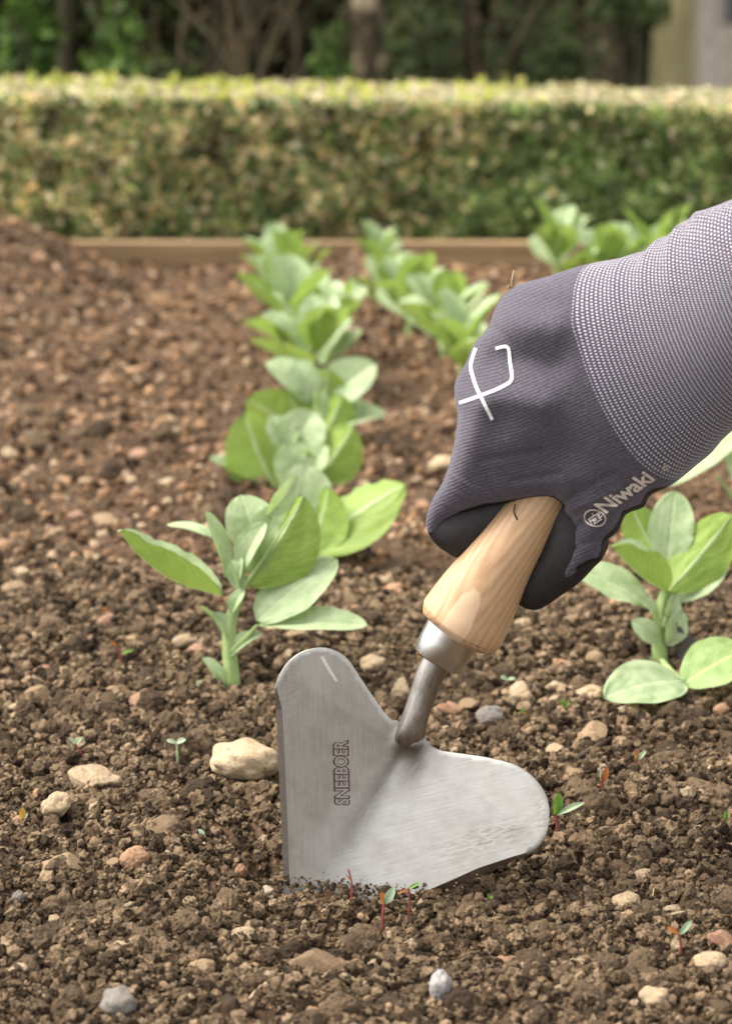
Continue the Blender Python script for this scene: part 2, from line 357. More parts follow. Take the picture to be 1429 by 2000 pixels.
ST = [
 (478, 1500, 150, 100, YEL, 'largest cream stone half hidden behind the left edge of the blade', 9),
 (187, 1538, 110, 62, CREAM, 'cream stone with a peaked top, left of the largest stone', 3),
 (115, 1592, 64, 62, CREAM, 'round mottled cream stone below the peaked one at left', 4),
 (122, 1700, 108, 52, TAN, 'long brownish stone caked with soil at lower left', 6),
 (262, 1684, 58, 50, PEACH, 'smooth peach pebble touching a small tan one', 1),
 (226, 1693, 32, 26, TAN, 'small tan stone touching the peach pebble', 2),
 (322, 1630, 76, 52, BROWN, 'rough brown stone halfway between blade and left border', 5),
 (240, 1862, 56, 44, CREAM, 'pale oval pebble low at left above the grey flint', 7),
 (471, 1827, 54, 42, YEL, 'yellow cream pebble in front of the buried tip', 1),
 (396, 1895, 64, 46, TAN, 'flat tan pebble below left of the yellow cream one', 7),
 (233, 1968, 82, 74, GREY, 'grey faceted flint at the lower left border of the bed', 9),
 (38, 1766, 30, 42, GREY, 'thin grey stone standing on edge near the left border', 8),
 (859, 1938, 44, 84, (.42, .41, .42), 'pale grey flint shard standing upright in front soil', 8),
 (625, 1872, 120, 80, BROWN, 'big soil coated stone in front of the blade', 3),
 (955, 1405, 56, 52, GREY, 'round grey pebble right of the trowel neck', 1),
 (786, 1350, 42, 54, YEL, 'yellowish stone just left of the trowel neck', 10),
 (728, 1306, 54, 46, CREAM, 'pale angular stone between the left lobe and the neck', 9),
 (1154, 1442, 84, 50, TAN, 'long tan stone tilted up to the right of the neck', 6),
 (1084, 1469, 40, 28, YEL, 'small yellowish pebble left below the tilted tan stone', 2),
 (1211, 1455, 34, 28, TAN, 'small tan pebble right of the tilted tan stone', 5),
 (1121, 1516, 46, 30, TAN, 'flat tan pebble above the tip of the right lobe', 7),
 (1152, 1360, 60, 44, CREAM, 'cream stone left of the low bean leaf', 4),
 (1205, 1192, 46, 34, PEACH, 'peach pebble below the thumb of the glove', 1),
 (1098, 1350, 44, 30, CREAM, 'pale stone in the middle of a line left of the low leaf', 9),
 (1045, 1352, 36, 32, GREY, 'greyish stone two pebbles left of the low leaf', 3),
 (1088, 1302, 62, 24, PEACH, 'flat reddish stone right of the steel ferrule', 7),
 (1020, 1232, 38, 26, CREAM, 'cream pebble under the black thumb tip', 1),
 (970, 1286, 30, 34, TAN, 'tan pebble touching the lower corner of the handle in view', 4),
 (1262, 1712, 48, 30, YEL, 'oval yellowish pebble right of the blade tip', 1),
 (1223, 1760, 58, 42, CREAM, 'pale speckled stone below the oval yellowish pebble', 5),
 (1172, 1793, 30, 36, TAN, 'upright tan pebble left below the pale speckled stone', 2),
 (1196, 1677, 56, 36, TAN, 'tan stone half sunk above the pale speckled stone', 3),
 (1410, 1852, 60, 44, (.33, .19, .13), 'reddish brown stone cut by the right border', 3),
 (1380, 1898, 74, 50, CREAM, 'large cream stone below the reddish brown one', 0),
 (1002, 1390, 28, 24, PEACH, 'small reddish pebble right of the round grey one', 2),
 (970, 1952, 46, 44, CREAM, 'speckled cream pebble at the lower border, right of the flint shard', 4),
 (1036, 1945, 42, 34, CREAM, 'cream pebble second right of the upright flint shard', 7),
 (1272, 1972, 62, 54, CREAM, 'rough cream stone on the lower border at right', 9),
 (985, 1880, 40, 24, PEACH, 'pinkish pebble halfway between flint shard and blade', 1),
 (1406, 1387, 32, 26, PEACH, 'orange round pebble beside the torn low leaf', 1),
 (1131, 1600, 36, 26, WHITE, 'whitish pebble right of the tall seedling', 4),
 (866, 915, 62, 46, CREAM, 'blurred cream stone left of the gloved fingers', 4),
 (207, 1028, 62, 34, TAN, 'blurred tan stone left of the front bean plant', 3),
 (548, 1243, 82, 28, YEL, 'long pale stone under the lower right bean leaf', 6),
 (622, 1246, 36, 22, PEACH, 'small pinkish stone right of the long pale stone', 5),
 (836, 1730, 36, 24, YEL, 'little pale stone against the lower edge of the blade', 9),
 (520, 1698, 34, 26, WHITE, 'whitish chip at the foot of the left blade edge', 9),
 (470, 1672, 26, 46, (.30, .17, .11), 'reddish shard left of the whitish chip', 8),
 (366, 1752, 42, 34, CREAM, 'pale crumbly stone left of the buried blade corner', 9),
 (190, 1800, 28, 22, PEACH, 'small reddish pebble under the long brownish stone', 2),
 (40, 1910, 44, 34, CREAM, 'round cream pebble near the lower left border', 4),
 (690, 650, 34, 22, WHITE, 'blurred whitish stone between the two bean rows', 4),
 (20, 895, 36, 30, CREAM, 'blurred pale stone on the left border', 3),
 (258, 945, 30, 20, CREAM, 'blurred pale pebble left of the second bean plant', 3),
]
for q in ST:
    px, py, ww, hh, col, lab, t = q
    nm = 'pebble' if 'pebble' in lab else 'stone'
    stone(px, py, ww, hh, col, lab, t, nm, tilt=(-.55 if 'tilted up' in lab else 0), sink=.6 if 'sunk' in lab or 'coated' in lab else .18)
rr = random.Random(5)
regions = [  # x0,x1,y0,y1,n,label,group
 (0, 430, 1420, 1990, 44, 'tiny tan pebble in front soil left of blade', 'tiny pebbles left of the blade'),
 (430, 900, 1790, 1990, 28, 'tiny tan pebble in the soil in front of the blade', 'tiny pebbles in front of the blade'),
 (1090, 1429, 1440, 1990, 46, 'tiny pale pebble in the soil right of the blade', 'tiny pebbles right of the blade'),
 (0, 420, 1020, 1400, 52, 'small pinkish pebble left of the front bean plant', 'small pebbles left of the front plant'),
 (880, 1180, 1200, 1440, 18, 'small pale pebble between ferrule and right bean plant', 'small pebbles by the right plant'),
 (0, 400, 560, 1000, 62, 'blurred pinkish pebble on the bare soil at left', 'blurred pebbles on the left soil'),
 (640, 880, 600, 1200, 46, 'blurred pale pebble between the two rows of beans', 'blurred pebbles between the rows'),
 (480, 800, 1120, 1300, 14, 'small pale pebble behind the trowel blade', 'small pebbles behind the blade'),
]
CN = ['cream', 'tan', 'peach', 'peach', 'tan', 'yellowish', 'reddish brown']
PC = [CREAM, TAN, PEACH, PEACH, TAN, YEL, (.36, .22, .15)]
for x0, x1, y0, y1, n, lab, grp in regions:
    for i in range(n):
        px, py = rr.uniform(x0, x1), rr.uniform(y0, y1); k = (py + 20) / 1400.0
        far = py < 1420
        w_ = rr.uniform(18, 44) * k * (1.3 if far else .62) * rr.uniform(.7, 1.3)
        ci = rr.randrange(7); rs = w_ / k
        szw = 'larger' if rs > 40 * (1.3 if far else .62) else ('mid sized' if rs > 28 * (1.3 if far else .62) else 'small')
        lb = lab.replace('tiny tan ', '').replace('tiny pale ', '').replace('small pinkish ', '').replace('small pale ', '').replace('blurred pinkish ', '').replace('blurred pale ', '')
        sub_ = ('farther' if py < (y0 + y1) / 2 else 'nearer') + (' left' if px < (x0 + x1) / 2 else ' right') + ' part'
        stone(px, py, w_, w_ * rr.uniform(.5, .8), PC[ci], '%s %s %s, %s' % (szw, CN[ci], lb, sub_), None, 'pebble', grp)
# ------------------------------------------------------------------ broad bean plants
def leaf_mesh(base, tip, width, nrm, fold=25, bend=.10, torn=0, seed=0, tipcurl=0.0, shape=.85, nt_=22, nw=12, cup=0.0):
    """leaf blade from base to tip (world), metres wide, upper side towards nrm"""
    base, tip, nrm = np.array(base, float), np.array(tip, float), np.array(nrm, float)
    L = np.linalg.norm(tip - base); a = (tip - base) / L
    nrm = nrm - a * (nrm @ a); nrm /= np.linalg.norm(nrm); lat = np.cross(nrm, a)
    r_ = np.random.default_rng(seed); o = r_.random(2) * 50
    t = np.linspace(0, 1, nt_ + 1); v = np.linspace(-1, 1, nw * 2 + 1)
    T, V = np.meshgrid(t, v, indexing='ij')
    wt = (1 - np.abs(2 * np.clip(T, 0, 1) ** shape - 1) ** 2.3) ** .62 * np.minimum(1, .62 + .9 * T) * 1.04
    hw = width / 2 * wt
    if torn:
        j = np.abs(vnoise(T * 9 + o[0], np.sign(V) * 3 + o[1])); hw = hw * (1 - torn * np.clip(j - .25, 0, 1) * (T > .45) * 1.0)
    ph = rad(fold) * (1 - .35 * T)
    lx = V * hw * np.cos(ph); up = np.abs(V) * hw * np.sin(ph) + cup * (V ** 2) * hw
    up = up + L * bend * np.sin(np.pi * T) * .9 - L * tipcurl * T ** 3
    rip = .035 * width * vnoise(T * 5 + o[0], V * 2.5 + o[1]) * np.abs(V) ** 1.2 + .010 * width * vnoise(T * 14 + o[1], V * 7)
    up = up + rip
    tt = T + .0 * V
    p = base + (tt * L)[..., None] * a + lx[..., None] * lat + up[..., None] * nrm
    n, k = T.shape; i = np.arange(n * k).reshape(n, k)
    f = np.stack([i[:-1, :-1], i[1:, :-1], i[1:, 1:], i[:-1, 1:]], -1).reshape(-1, 4)
    return p.reshape(-1, 3), f, np.stack([T, V * .5 + .5], -1).reshape(-1, 2)
def tube(pts, rads, seg=12, ridge=0.0, closed=True):
    pts = np.array(pts, float); n = len(pts)
    # resample smooth
    tt = np.linspace(0, n - 1, (n - 1) * 6 + 1)
    def cr(A):
        out = []
        for q in tt:
            i = min(int(q), n - 2); f = q - i
            p0, p1, p2, p3 = A[max(i - 1, 0)], A[i], A[i + 1], A[min(i + 2, n - 1)]
            out.append(.5 * ((2 * p1) + (-p0 + p2) * f + (2 * p0 - 5 * p1 + 4 * p2 - p3) * f * f + (-p0 + 3 * p1 - 3 * p2 + p3) * f ** 3))
        return np.array(out)
    Q = cr(pts) if n > 2 else np.array([pts[0] + (pts[1] - pts[0]) * k for k in np.linspace(0, 1, 7)])
    R_ = cr(np.array(rads, float)) if n > 2 else np.linspace(rads[0], rads[1], 7)
    vs = []; ref = np.array([0.13, .9, .41])
    for i in range(len(Q)):
        tg = Q[min(i + 1, len(Q) - 1)] - Q[max(i - 1, 0)]; tg = tg / (np.linalg.norm(tg) + 1e-12)
        s_ = np.cross(tg, ref); s_ /= np.linalg.norm(s_) + 1e-12; u_ = np.cross(s_, tg)
        for j in range(seg):
            an = 2 * math.pi * j / seg; rr_ = R_[i] * (1 + ridge * math.cos(4 * an))
            vs.append(Q[i] + rr_ * (math.cos(an) * s_ + math.sin(an) * u_))
    fs = []
    for i in range(len(Q) - 1):
        for j in range(seg):
            fs.append((i * seg + j, i * seg + (j + 1) % seg, (i + 1) * seg + (j + 1) % seg, (i + 1) * seg + j))
    if closed:
        fs.append(tuple(range(seg))[::-1]); fs.append(tuple((len(Q) - 1) * seg + j for j in range(seg)))
    return np.array(vs), fs

def hero_plant(name, bpx, bpy_, dz, label, group, stem, leaves, shoots):
    ws = 1.25 if 800 < bpy_ < 1120 and bpx < 700 else 1.0
    """leaves: (bx,by,bd, tx,ty,td, width_px, (r,u,t) normal, fold, kw); d in pixels towards the lens from depth z of base"""
    zb = ground_z(bpy_); g = ground(bpx, bpy_); sb = zb / FPX
    root = empty(name, (g[0], g[1], float(Hg(g[0], g[1]))), label, 'bean plant', group)
    def Q(x, y, d): return P(x, y, zb - d * sb)
    v, f = tube([Q(*s[:3]) for s in stem], [s[3] * sb for s in stem], 14, .10); child(root, 'stem', v, f, M['stem'])
    for i, (bx, by, bd, tx, ty, td, wd, nr, fo, kw) in enumerate(leaves):
        kw = dict(kw); mt = M[kw.pop('mat', 'leaf')]; nm = kw.pop('name', 'leaf')
        v, f, uv = leaf_mesh(Q(bx, by, bd), Q(tx, ty, td), wd * sb * ws, dirv(*nr), fo, seed=i + int(bpx), **kw)
        child(root, nm, v, f, mt, uv=uv)
    for sh in shoots:
        v, f = tube([Q(*s[:3]) for s in sh], [s[3] * sb for s in sh], 10); child(root, 'leaf_stalk', v, f, M['stem'])
    return root
GB = 'broad bean plants in rows'
hero_plant('bean_plant', 456, 1362, 0, 'sharp front bean plant with spread pale leaves left of the blade', GB,
 [(456, 1385, 0, 15), (454, 1330, 0, 14.5), (448, 1270, 0, 14), (450, 1215, 2, 12), (466, 1165, 4, 9), (482, 1125, 6, 5)],
 [(434, 1163, 10, 231, 1036, 10, 140, (.42, .90, .06), 42, dict(bend=-.13, torn=.25, cup=.2)),
  (478, 1143, 20, 592, 968, 30, 150, (.82, .55, -.45), 38, dict(bend=.05, cup=.15)),
  (500, 1090, -25, 470, 966, -40, 104, (.1, .6, .7), 14, dict(bend=.16)), (470, 1120, 6, 520, 1020, 10, 60, (-.5, .2, .8), 34, dict(name='young_leaf')), (484, 1120, -10, 545, 985, -26, 80, (.2, .3, .9), 26, dict(torn=.25)),
  (520, 1010, -10, 580, 930, -20, 52, (.6, .2, .75), 30, dict(torn=.3)),
  (440, 1128, 0, 402, 998, -5, 52, (.75, .1, .6), 40, dict(bend=.04)),
  (432, 1058, -40, 325, 1024, -60, 34, (.1, .9, .5), 15, dict()),
  (500, 1212, 22, 660, 1092, 0, 112, (-.35, .45, .85), 8, dict(bend=.04, shape=.72)),
  (503, 1222, 26, 719, 1222, 60, 74, (0.05, .80, .62), 24, dict(bend=.04)),
  (448, 1284, 8, 512, 1236, 16, 44, (-.3, .7, .6), 30, dict(name='stipule')),
  (444, 1250, 10, 420, 1195, 10, 40, (.5, .5, .7), 35, dict(name='stipule')),
  (452, 1200, 14, 478, 1150, 20, 34, (-.5, .3, .8), 35, dict(name='stipule')),
  (446, 1358, 8, 376, 1336, 20, 30, (.1, .8, .6), 25, dict(name='stipule', torn=.3)),
  (440, 1345, 10, 396, 1284, 10, 34, (.5, .4, .7), 35, dict(name='stipule', torn=.3)),
  (444, 1350, 6, 420, 1305, 24, 28, (-.4, .3, .8), 30, dict(name='stipule')),
  (462, 1150, 12, 470, 1085, 8, 40, (-.4, .2, .8), 38, dict(name='young_leaf')),
  (470, 1150, 16, 450, 1095, 20, 30, (.4, .2, .8), 45, dict(name='young_leaf'))],
 [[(449, 1245, 4, 9), (425, 1210, 8, 7), (400, 1190, 10, 4.5), (392, 1184, 10, 3)], [(450, 1275, 4, 9), (478, 1248, 14, 6), (503, 1221, 24, 4)],
  [(466, 1165, 4, 7), (482, 1138, 18, 5), (540, 1052, 26, 2.5), (592, 968, 32, 1.2)]])
hero_plant('bean_plant', 592, 1108, 0, 'second bean plant in the left row, one broad leaf reaching right', GB,
 [(592, 1125, 0, 11), (590, 1060, 0, 10), (585, 1000, 0, 7), (580, 960, 0, 4)],
 [(598, 1078, 20, 792, 945, 30, 118, (.35, -.55, -.75), 12, dict(torn=.35, bend=-.05)),
  (588, 1085, 30, 640, 950, 30, 105, (.7, .1, -.6), 25, dict()),
  (575, 1085, 20, 520, 985, 10, 95, (-.6, .3, -.6), 25, dict()),
  (580, 1030, -10, 600, 905, -20, 90, (.3, .2, .9), 20, dict()),
  (590, 1050, -20, 680, 1010, -60, 60, (0, .8, .5), 20, dict()),
  (584, 1090, 10, 545, 1075, 26, 40, (0, .7, .6), 30, dict(name='stipule')),
  (592, 1100, 10, 625, 1070, 26, 40, (0, .7, .6), 30, dict(name='stipule'))],
 [[(590, 1095, 2, 7), (598, 1078, 20, 5), (610, 1070, 22, 3)]])
hero_plant('bean_plant', 565, 965, 0, 'third bean plant in the left row with a tall pale upright leaf', GB,
 [(565, 985, 0, 10), (566, 930, 0, 9), (575, 880, 0, 6), (580, 850, 0, 4)],
 [(550, 968, 20, 478, 806, 20, 108, (-.55, .15, -.75), 22, dict()),
  (520, 950, 20, 408, 893, 20, 66, (.3, .8, .3), 30, dict(bend=-.05)),
  (585, 970, 26, 562, 862, 26, 84, (.35, .3, .85), 22, dict()),
  (600, 950, 14, 690, 832, 30, 88, (.55, .2, -.75), 30, dict()),
  (600, 950, 30, 640, 870, 50, 60, (-.5, .3, .8), 30, dict(torn=.2)),
  (570, 900, -20, 610, 800, -30, 80, (0, .3, .9), 25, dict()), (575, 960, 34, 600, 880, 50, 60, (.4, .2, -.8), 30, dict()), (560, 900, -10, 530, 810, -20, 60, (.4, .2, .8), 35, dict(torn=.3))],
 [[(566, 955, 0, 7), (550, 968, 14, 4), (530, 955, 18, 3)]])
hero_plant('bean_plant', 622, 868, 0, 'fourth bean plant in the left row, leaves fanning to both sides', GB,
 [(622, 885, 0, 9), (620, 820, 0, 8), (618, 770, 0, 5), (618, 730, 0, 3)],
 [(600, 860, 10, 482, 780, 20, 88, (.1, .3, -.9), 28, dict()),
  (640, 845, 10, 755, 808, 10, 66, (-.1, .7, .5), 25, dict()),
  (625, 800, 0, 732, 708, -10, 76, (-.3, .2, .9), 25, dict()),
  (600, 790, 0, 522, 704, -10, 72, (.6, .3, .8), 35, dict()),
  (618, 840, 20, 640, 720, 20, 84, (.2, .2, -.9), 30, dict()),
  (640, 840, 10, 690, 760, -20, 70, (.1, .4, .9), 25, dict()), (610, 850, 30, 560, 760, 30, 70, (-.5, .2, -.8), 30, dict()), (630, 850, 36, 668, 770, 40, 66, (.5, .2, -.8), 30, dict()), (612, 790, -10, 575, 700, -10, 60, (-.1, .3, .9), 30, dict(torn=.3))], [])
hero_plant('bean_plant', 1292, 1308, 0, 'right bean plant below the glove with two leaves lying on the soil', GB,
 [(1292, 1325, 0, 15), (1288, 1280, 0, 14), (1286, 1230, 0, 13), (1294, 1175, 3, 11), (1300, 1150, 5, 7)],
 [(1300, 1158, 20, 1192, 1066, 24, 150, (.66, .74, .10), 42, dict(torn=.35, cup=.2, bend=-.06)),
  (1304, 1155, 18, 1430, 1004, 30, 112, (.5, .2, -.8), 18, dict(torn=.12)),
  (1300, 1110, -20, 1318, 958, -34, 90, (-.1, .25, .9), 12, dict(bend=.03, torn=.15)),
  (1275, 1075, -25, 1232, 990, -30, 78, (-.1, .3, -.9), 15, dict()),
  (1268, 1182, 0, 1120, 1108, -20, 88, (-.1, .75, .62), 14, dict(bend=.05)),
  (1308, 1176, -6, 1420, 1085, -26, 84, (-.15, .55, .8), 12, dict(bend=.04)),
  (1284, 1256, 14, 1232, 1212, 26, 46, (-.1, .5, .8), 20, dict(name='stipule', torn=.2)),
  (1302, 1262, 10, 1328, 1190, 10, 50, (.3, .2, .9), 30, dict(name='stipule', torn=.3)),
  (1302, 1210, 10, 1316, 1160, 14, 36, (.3, .2, .9), 30, dict(name='stipule', torn=.3)),
  (1282, 1196, 12, 1250, 1172, 24, 28, (0, .5, .8), 30, dict(name='stipule')),
  (1288, 1310, 10, 1250, 1290, 24, 30, (0, .5, .8), 20, dict(name='stipule')),
  (1334, 1330, 200, 1179, 1362, 285, 112, (-.05, .72, .69), 8, dict(bend=.08, shape=.7)),
  (1330, 1338, 190, 1470, 1264, 170, 118, (-.2, .72, .66), 12, dict(bend=.06, torn=.35, mat='leafy'))],
 [[(1290, 1290, 4, 8), (1310, 1312, 100, 6), (1333, 1332, 200, 4)], [(1290, 1225, 6, 9), (1275, 1195, 10, 6), (1266, 1182, 4, 4)],
  [(1294, 1225, 6, 9), (1302, 1200, 8, 6), (1309, 1176, -4, 4)]])
hero_plant('bean_plant', 1450, 1075, 0, 'bean plant cut by the right border, one long leaf under the cuff', GB,
 [(1450, 1090, 0, 14), (1450, 1020, 0, 12), (1455, 950, 0, 8)],
 [(1300, 948, 30, 1480, 800, 10, 95, (-.3, .4, .8), 15, dict()), (1455, 980, 0, 1560, 900, 0, 110, (.2, .5, .8), 20, dict()),
  (1450, 960, 0, 1470, 850, -20, 110, (.2, .5, .8), 20, dict()), (1452, 1010, 10, 1540, 1010, 30, 100, (.2, .8, .5), 20, dict())], [[(1450, 1020, 4, 7), (1440, 985, 10, 5), (1400, 930, 20, 3)]])

def generic_plant(seed):
    """a young bean plant at the origin, about 10 cm tall"""
    r_ = random.Random(seed); parts = []; Hh = r_.uniform(.052, .070)
    lean = (r_.uniform(-.01, .01), r_.uniform(-.01, .01))
    pts = [(lean[0] * t, lean[1] * t, Hh * .75 * t - .01) for t in (0, .35, .7, 1)]
    v, f = tube(pts, [.0034, .0032, .0028, .0016], 10, .1); parts.append(('stem', v, f, M['stem'], None))
    az = r_.uniform(0, 6.28); nn = 5
    for i in range(nn):
        t = .3 + .7 * i / (nn - 1); az += 2.4 + r_.uniform(-.3, .3); el = .35 + .75 * t
        for k in (-1, 1):
            a2 = az + k * r_.uniform(.28, .5); L = r_.uniform(.048, .064) * (1.05 - .25 * t)
            b = np.array([lean[0] * t, lean[1] * t, Hh * .72 * t]) + .014 * (1 - t * .6) * np.array([math.cos(az), math.sin(az), .6])
            e_ = el + r_.uniform(-.15, .15)
            dd = np.array([math.cos(a2) * math.cos(e_), math.sin(a2) * math.cos(e_), math.sin(e_)])
            up = np.array([-math.cos(a2) * math.sin(e_), -math.sin(a2) * math.sin(e_), math.cos(e_)]) + .3 * np.array([math.cos(a2 + k * 1.5), math.sin(a2 + k * 1.5), 0])
            v, f, uv = leaf_mesh(b, b + dd * L, L * r_.uniform(.60, .76), up, r_.uniform(18, 46), r_.uniform(-.10, .1), torn=r_.choice([0, 0, .3]), seed=seed * 31 + i * 2 + k, nt_=12, nw=5)
            parts.append(('leaf', v, f, M['leaf'], uv))
        if i < 4:
            v, f = tube([(lean[0] * t, lean[1] * t, Hh * .72 * t - .004), tuple(b + np.array([0, 0, -.002]))], [.002, .0012], 7); parts.append(('leaf_stalk', v, f, M['stem'], None))
    return [(n_, mesh_np(n_, v, f, m_, uv=uv, link=False)) for n_, v, f, m_, uv in parts]
protos = [generic_plant(s) for s in (1, 2, 3, 4, 5)]
GP = [  # px, py, scale, label
 (600, 770, 1.0, 'fifth bean plant in the left row, blurred and pale green'),
 (552, 722, 1.0, 'sixth bean plant in the left row, leaning left of its row'),
 (640, 700, .95, 'seventh bean plant in the left row, leaning right of its row'),
 (545, 642, 1.0, 'eighth bean plant in the left row, blurred light green'),
 (560, 596, 1.0, 'ninth bean plant in the left row, second from the far board'),
 (538, 556, .92, 'last bean plant in the left row, whitish against the hedge'),
 (730, 574, .74, 'last bean plant in the middle row, whitish against the hedge'),
 (762, 618, .85, 'middle row bean plant second from the far board'),
 (800, 660, 1.0, 'middle row bean plant third from the far board'),
 (862, 700, 1.0, 'middle row bean plant nearly touching the knuckles, farther one'),
 (905, 762, 1.0, 'middle row bean plant partly hidden behind the knuckles'),
 (1090, 566, 1.12, 'leftmost blurred bean plant above the wrist'),
 (1190, 572, 1.0, 'middle blurred bean plant above the cuff'),
 (1290, 566, 1.2, 'rightmost blurred bean plant above the cuff'),
]
for i, (px, py, s_, lab) in enumerate(GP):
    g = ground(px, py); root = empty('bean_plant', (g[0], g[1], float(Hg(g[0], g[1]))), lab, 'bean plant', GB)
    root.rotation_euler = (0, 0, i * 1.37); root.scale = (s_ * 1.12,) * 3
    for nm, me in protos[i % 5]:
        o = bpy.data.objects.new(nm, me); C.objects.link(o); o.parent = root

# ------------------------------------------------------------------ seedlings and litter
SM = dict(red=mat_plain('red_seedling_stem', (.22, .045, .04), (.12, .02, .02), 300, .5, 0),
          pale=mat_plain('pale_seedling', (.42, .50, .33), (.30, .40, .24), 300, .5, .1, trans=.3),
          green=mat_plain('green_seedling_leaf', (.16, .30, .04), (.10, .22, .03), 300, .5, .1, trans=.3),
          orange=mat_plain('orange_seedling_leaf', (.46, .18, .04), (.28, .09, .03), 300, .5, .1, trans=.3),
          yellow=mat_plain('yellow_seedling_leaf', (.50, .30, .05), (.36, .20, .04), 300, .5, .1, trans=.3),
          blue=mat_plain('bluish_seedling_leaf', (.33, .43, .29), (.25, .34, .21), 300, .5, .1, trans=.3))
def seedling(bx, by, stem, lv, sm, label, rpx=1.9):
    g = ground(bx, by); zb = ground_z(by); s_ = zb / FPX
    root = empty('seedling', (g[0], g[1], float(Hg(g[0], g[1]))), label, 'seedling', 'tiny seedlings in the soil')
    Q = lambda x, y, d=0: P(x, y, zb - d * s_) + np.array([0, 0, .0032])
    if stem:
        v, f = tube([Q(bx, by + 10)] + [Q(*q) for q in stem], [rpx * s_] * (len(stem) + 1), 8); child(root, 'stem', v, f, SM[sm])
    for (x0, y0, x1, y1, w_, m_) in lv:
        v, f, uv = leaf_mesh(Q(x0, y0), Q(x1, y1, 6), w_ * s_, dirv(.2, .5, .8), 25, seed=int(x0), nt_=10, nw=4); child(root, 'leaf', v, f, SM[m_], uv=uv)
for a in [
 (1087, 1650, [(1086, 1620), (1083, 1602)], [(1083, 1606, 1090, 1560, 20, 'green'), (1084, 1606, 1141, 1580, 13, 'pale')], 'red', 'tall seedling with red stem touching the right lobe', 2.4),
 (746, 1822, [(748, 1795), (750, 1778)], [(750, 1780, 743, 1756, 15, 'orange'), (751, 1780, 770, 1746, 18, 'blue')], 'red', 'seedling with orange and bluish leaves before the blade foot', 2.6),
 (686, 1765, [(687, 1740), (680, 1712)], [(687, 1736, 675, 1722, 4, 'orange')], 'red', 'bare dark red sprout standing against the blade', 1.7),
 (798, 1792, [(799, 1765), (797, 1748)], [(797, 1750, 820, 1738, 7, 'green'), (797, 1750, 775, 1760, 5, 'orange')], 'red', 'reddish sprout at the dark lower edge of the blade', 2),
 (1328, 1888, [(1328, 1860), (1324, 1838)], [(1324, 1840, 1300, 1826, 12, 'orange'), (1325, 1840, 1349, 1812, 13, 'blue')], 'red', 'lowest seedling at right, orange and bluish leaves', 2.4),
 (1173, 1570, [(1174, 1550), (1174, 1537)], [(1174, 1540, 1185, 1510, 14, 'orange'), (1173, 1540, 1170, 1514, 8, 'pale')], 'red', 'orange leaved seedling above the right lobe tip', 2.2),
 (1241, 1530, [(1243, 1510), (1243, 1494)], [(1243, 1496, 1237, 1476, 10, 'orange'), (1243, 1496, 1260, 1478, 10, 'pale')], 'red', 'seedling right of the orange leaved one, farther back', 2),
 (1322, 1578, [(1321, 1572), (1320, 1566)], [(1320, 1568, 1303, 1550, 8, 'pale'), (1320, 1568, 1347, 1560, 10, 'pale')], 'red', 'low seedling with two pale leaves spread flat at right', 2),
 (1411, 1640, [(1413, 1625), (1413, 1614)], [(1413, 1616, 1415, 1596, 11, 'green')], 'red', 'little green seedling at the right border', 1.8),
 (348, 1512, [(347, 1485), (345, 1462)], [(345, 1463, 325, 1458, 10, 'pale'), (345, 1463, 364, 1456, 12, 'pale')], 'pale', 'pale T shaped seedling between cream stones', 2.0),
 (168, 1508, [(160, 1485), (148, 1465)], [(148, 1466, 136, 1452, 8, 'pale'), (148, 1466, 162, 1452, 8, 'pale')], 'red', 'leaning seedling behind the peaked cream stone', 1.6),
 (46, 1645, [(45, 1625), (45, 1612)], [(45, 1614, 44, 1590, 14, 'yellow'), (47, 1614, 56, 1602, 6, 'pale')], 'red', 'yellow leaved seedling near the left border', 2),
 (398, 1650, [], [(388, 1632, 406, 1660, 14, 'blue')], 'red', 'fallen bluish green seed leaf on the soil left of the blade', 2),
 (240, 1325, [(237, 1295), (226, 1270)], [(228, 1275, 216, 1262, 8, 'orange'), (235, 1290, 262, 1280, 6, 'green')], 'red', 'blurred red seedling left of the front bean plant', 2.6),
 (990, 1345, [(990, 1338)], [(990, 1338, 976, 1332, 10, 'pale'), (990, 1338, 1006, 1336, 8, 'pale')], 'pale', 'tiny pale seedling between neck and right bean plant', 2),
 (1102, 1402, [(1100, 1392)], [(1100, 1394, 1092, 1376, 8, 'green'), (1100, 1394, 1110, 1378, 8, 'green')], 'pale', 'tiny green seedling below the pale stones at right', 2),
 (1020, 1420, [(1020, 1410)], [(1020, 1412, 1018, 1392, 8, 'green'), (1020, 1412, 1024, 1400, 8, 'yellow')], 'pale', 'tiny yellow green seedling right of the neck base', 2),
 (90, 1335, [(90, 1325)], [(90, 1326, 74, 1314, 8, 'blue'), (90, 1326, 106, 1322, 10, 'pale')], 'pale', 'blurred flat seedling near the left border', 2),
 (212, 1225, [(210, 1212)], [(210, 1214, 202, 1196, 12, 'orange'), (210, 1214, 224, 1208, 10, 'green')], 'red', 'blurred orange and green seedling at left', 2),
 (748, 1290, [(747, 1280)], [(747, 1282, 744, 1262, 10, 'orange')], 'red', 'orange sprout between the left lobe and the ferrule', 2),
 (955, 1778, [], [(948, 1776, 962, 1762, 10, 'green')], 'red', 'single green seed leaf right of the blade foot', 2),
 (308, 1165, [], [(300, 1160, 314, 1164, 12, 'green')], 'red', 'green speck of a leaf left of the front plant', 2),
]: seedling(*a)
straw = mat_plain('dry_straw', (.42, .32, .20), (.28, .20, .12), 400, .7, .3)
bark = mat_plain('bark_chip', (.26, .17, .11), (.15, .09, .06), 300, .8, .6)
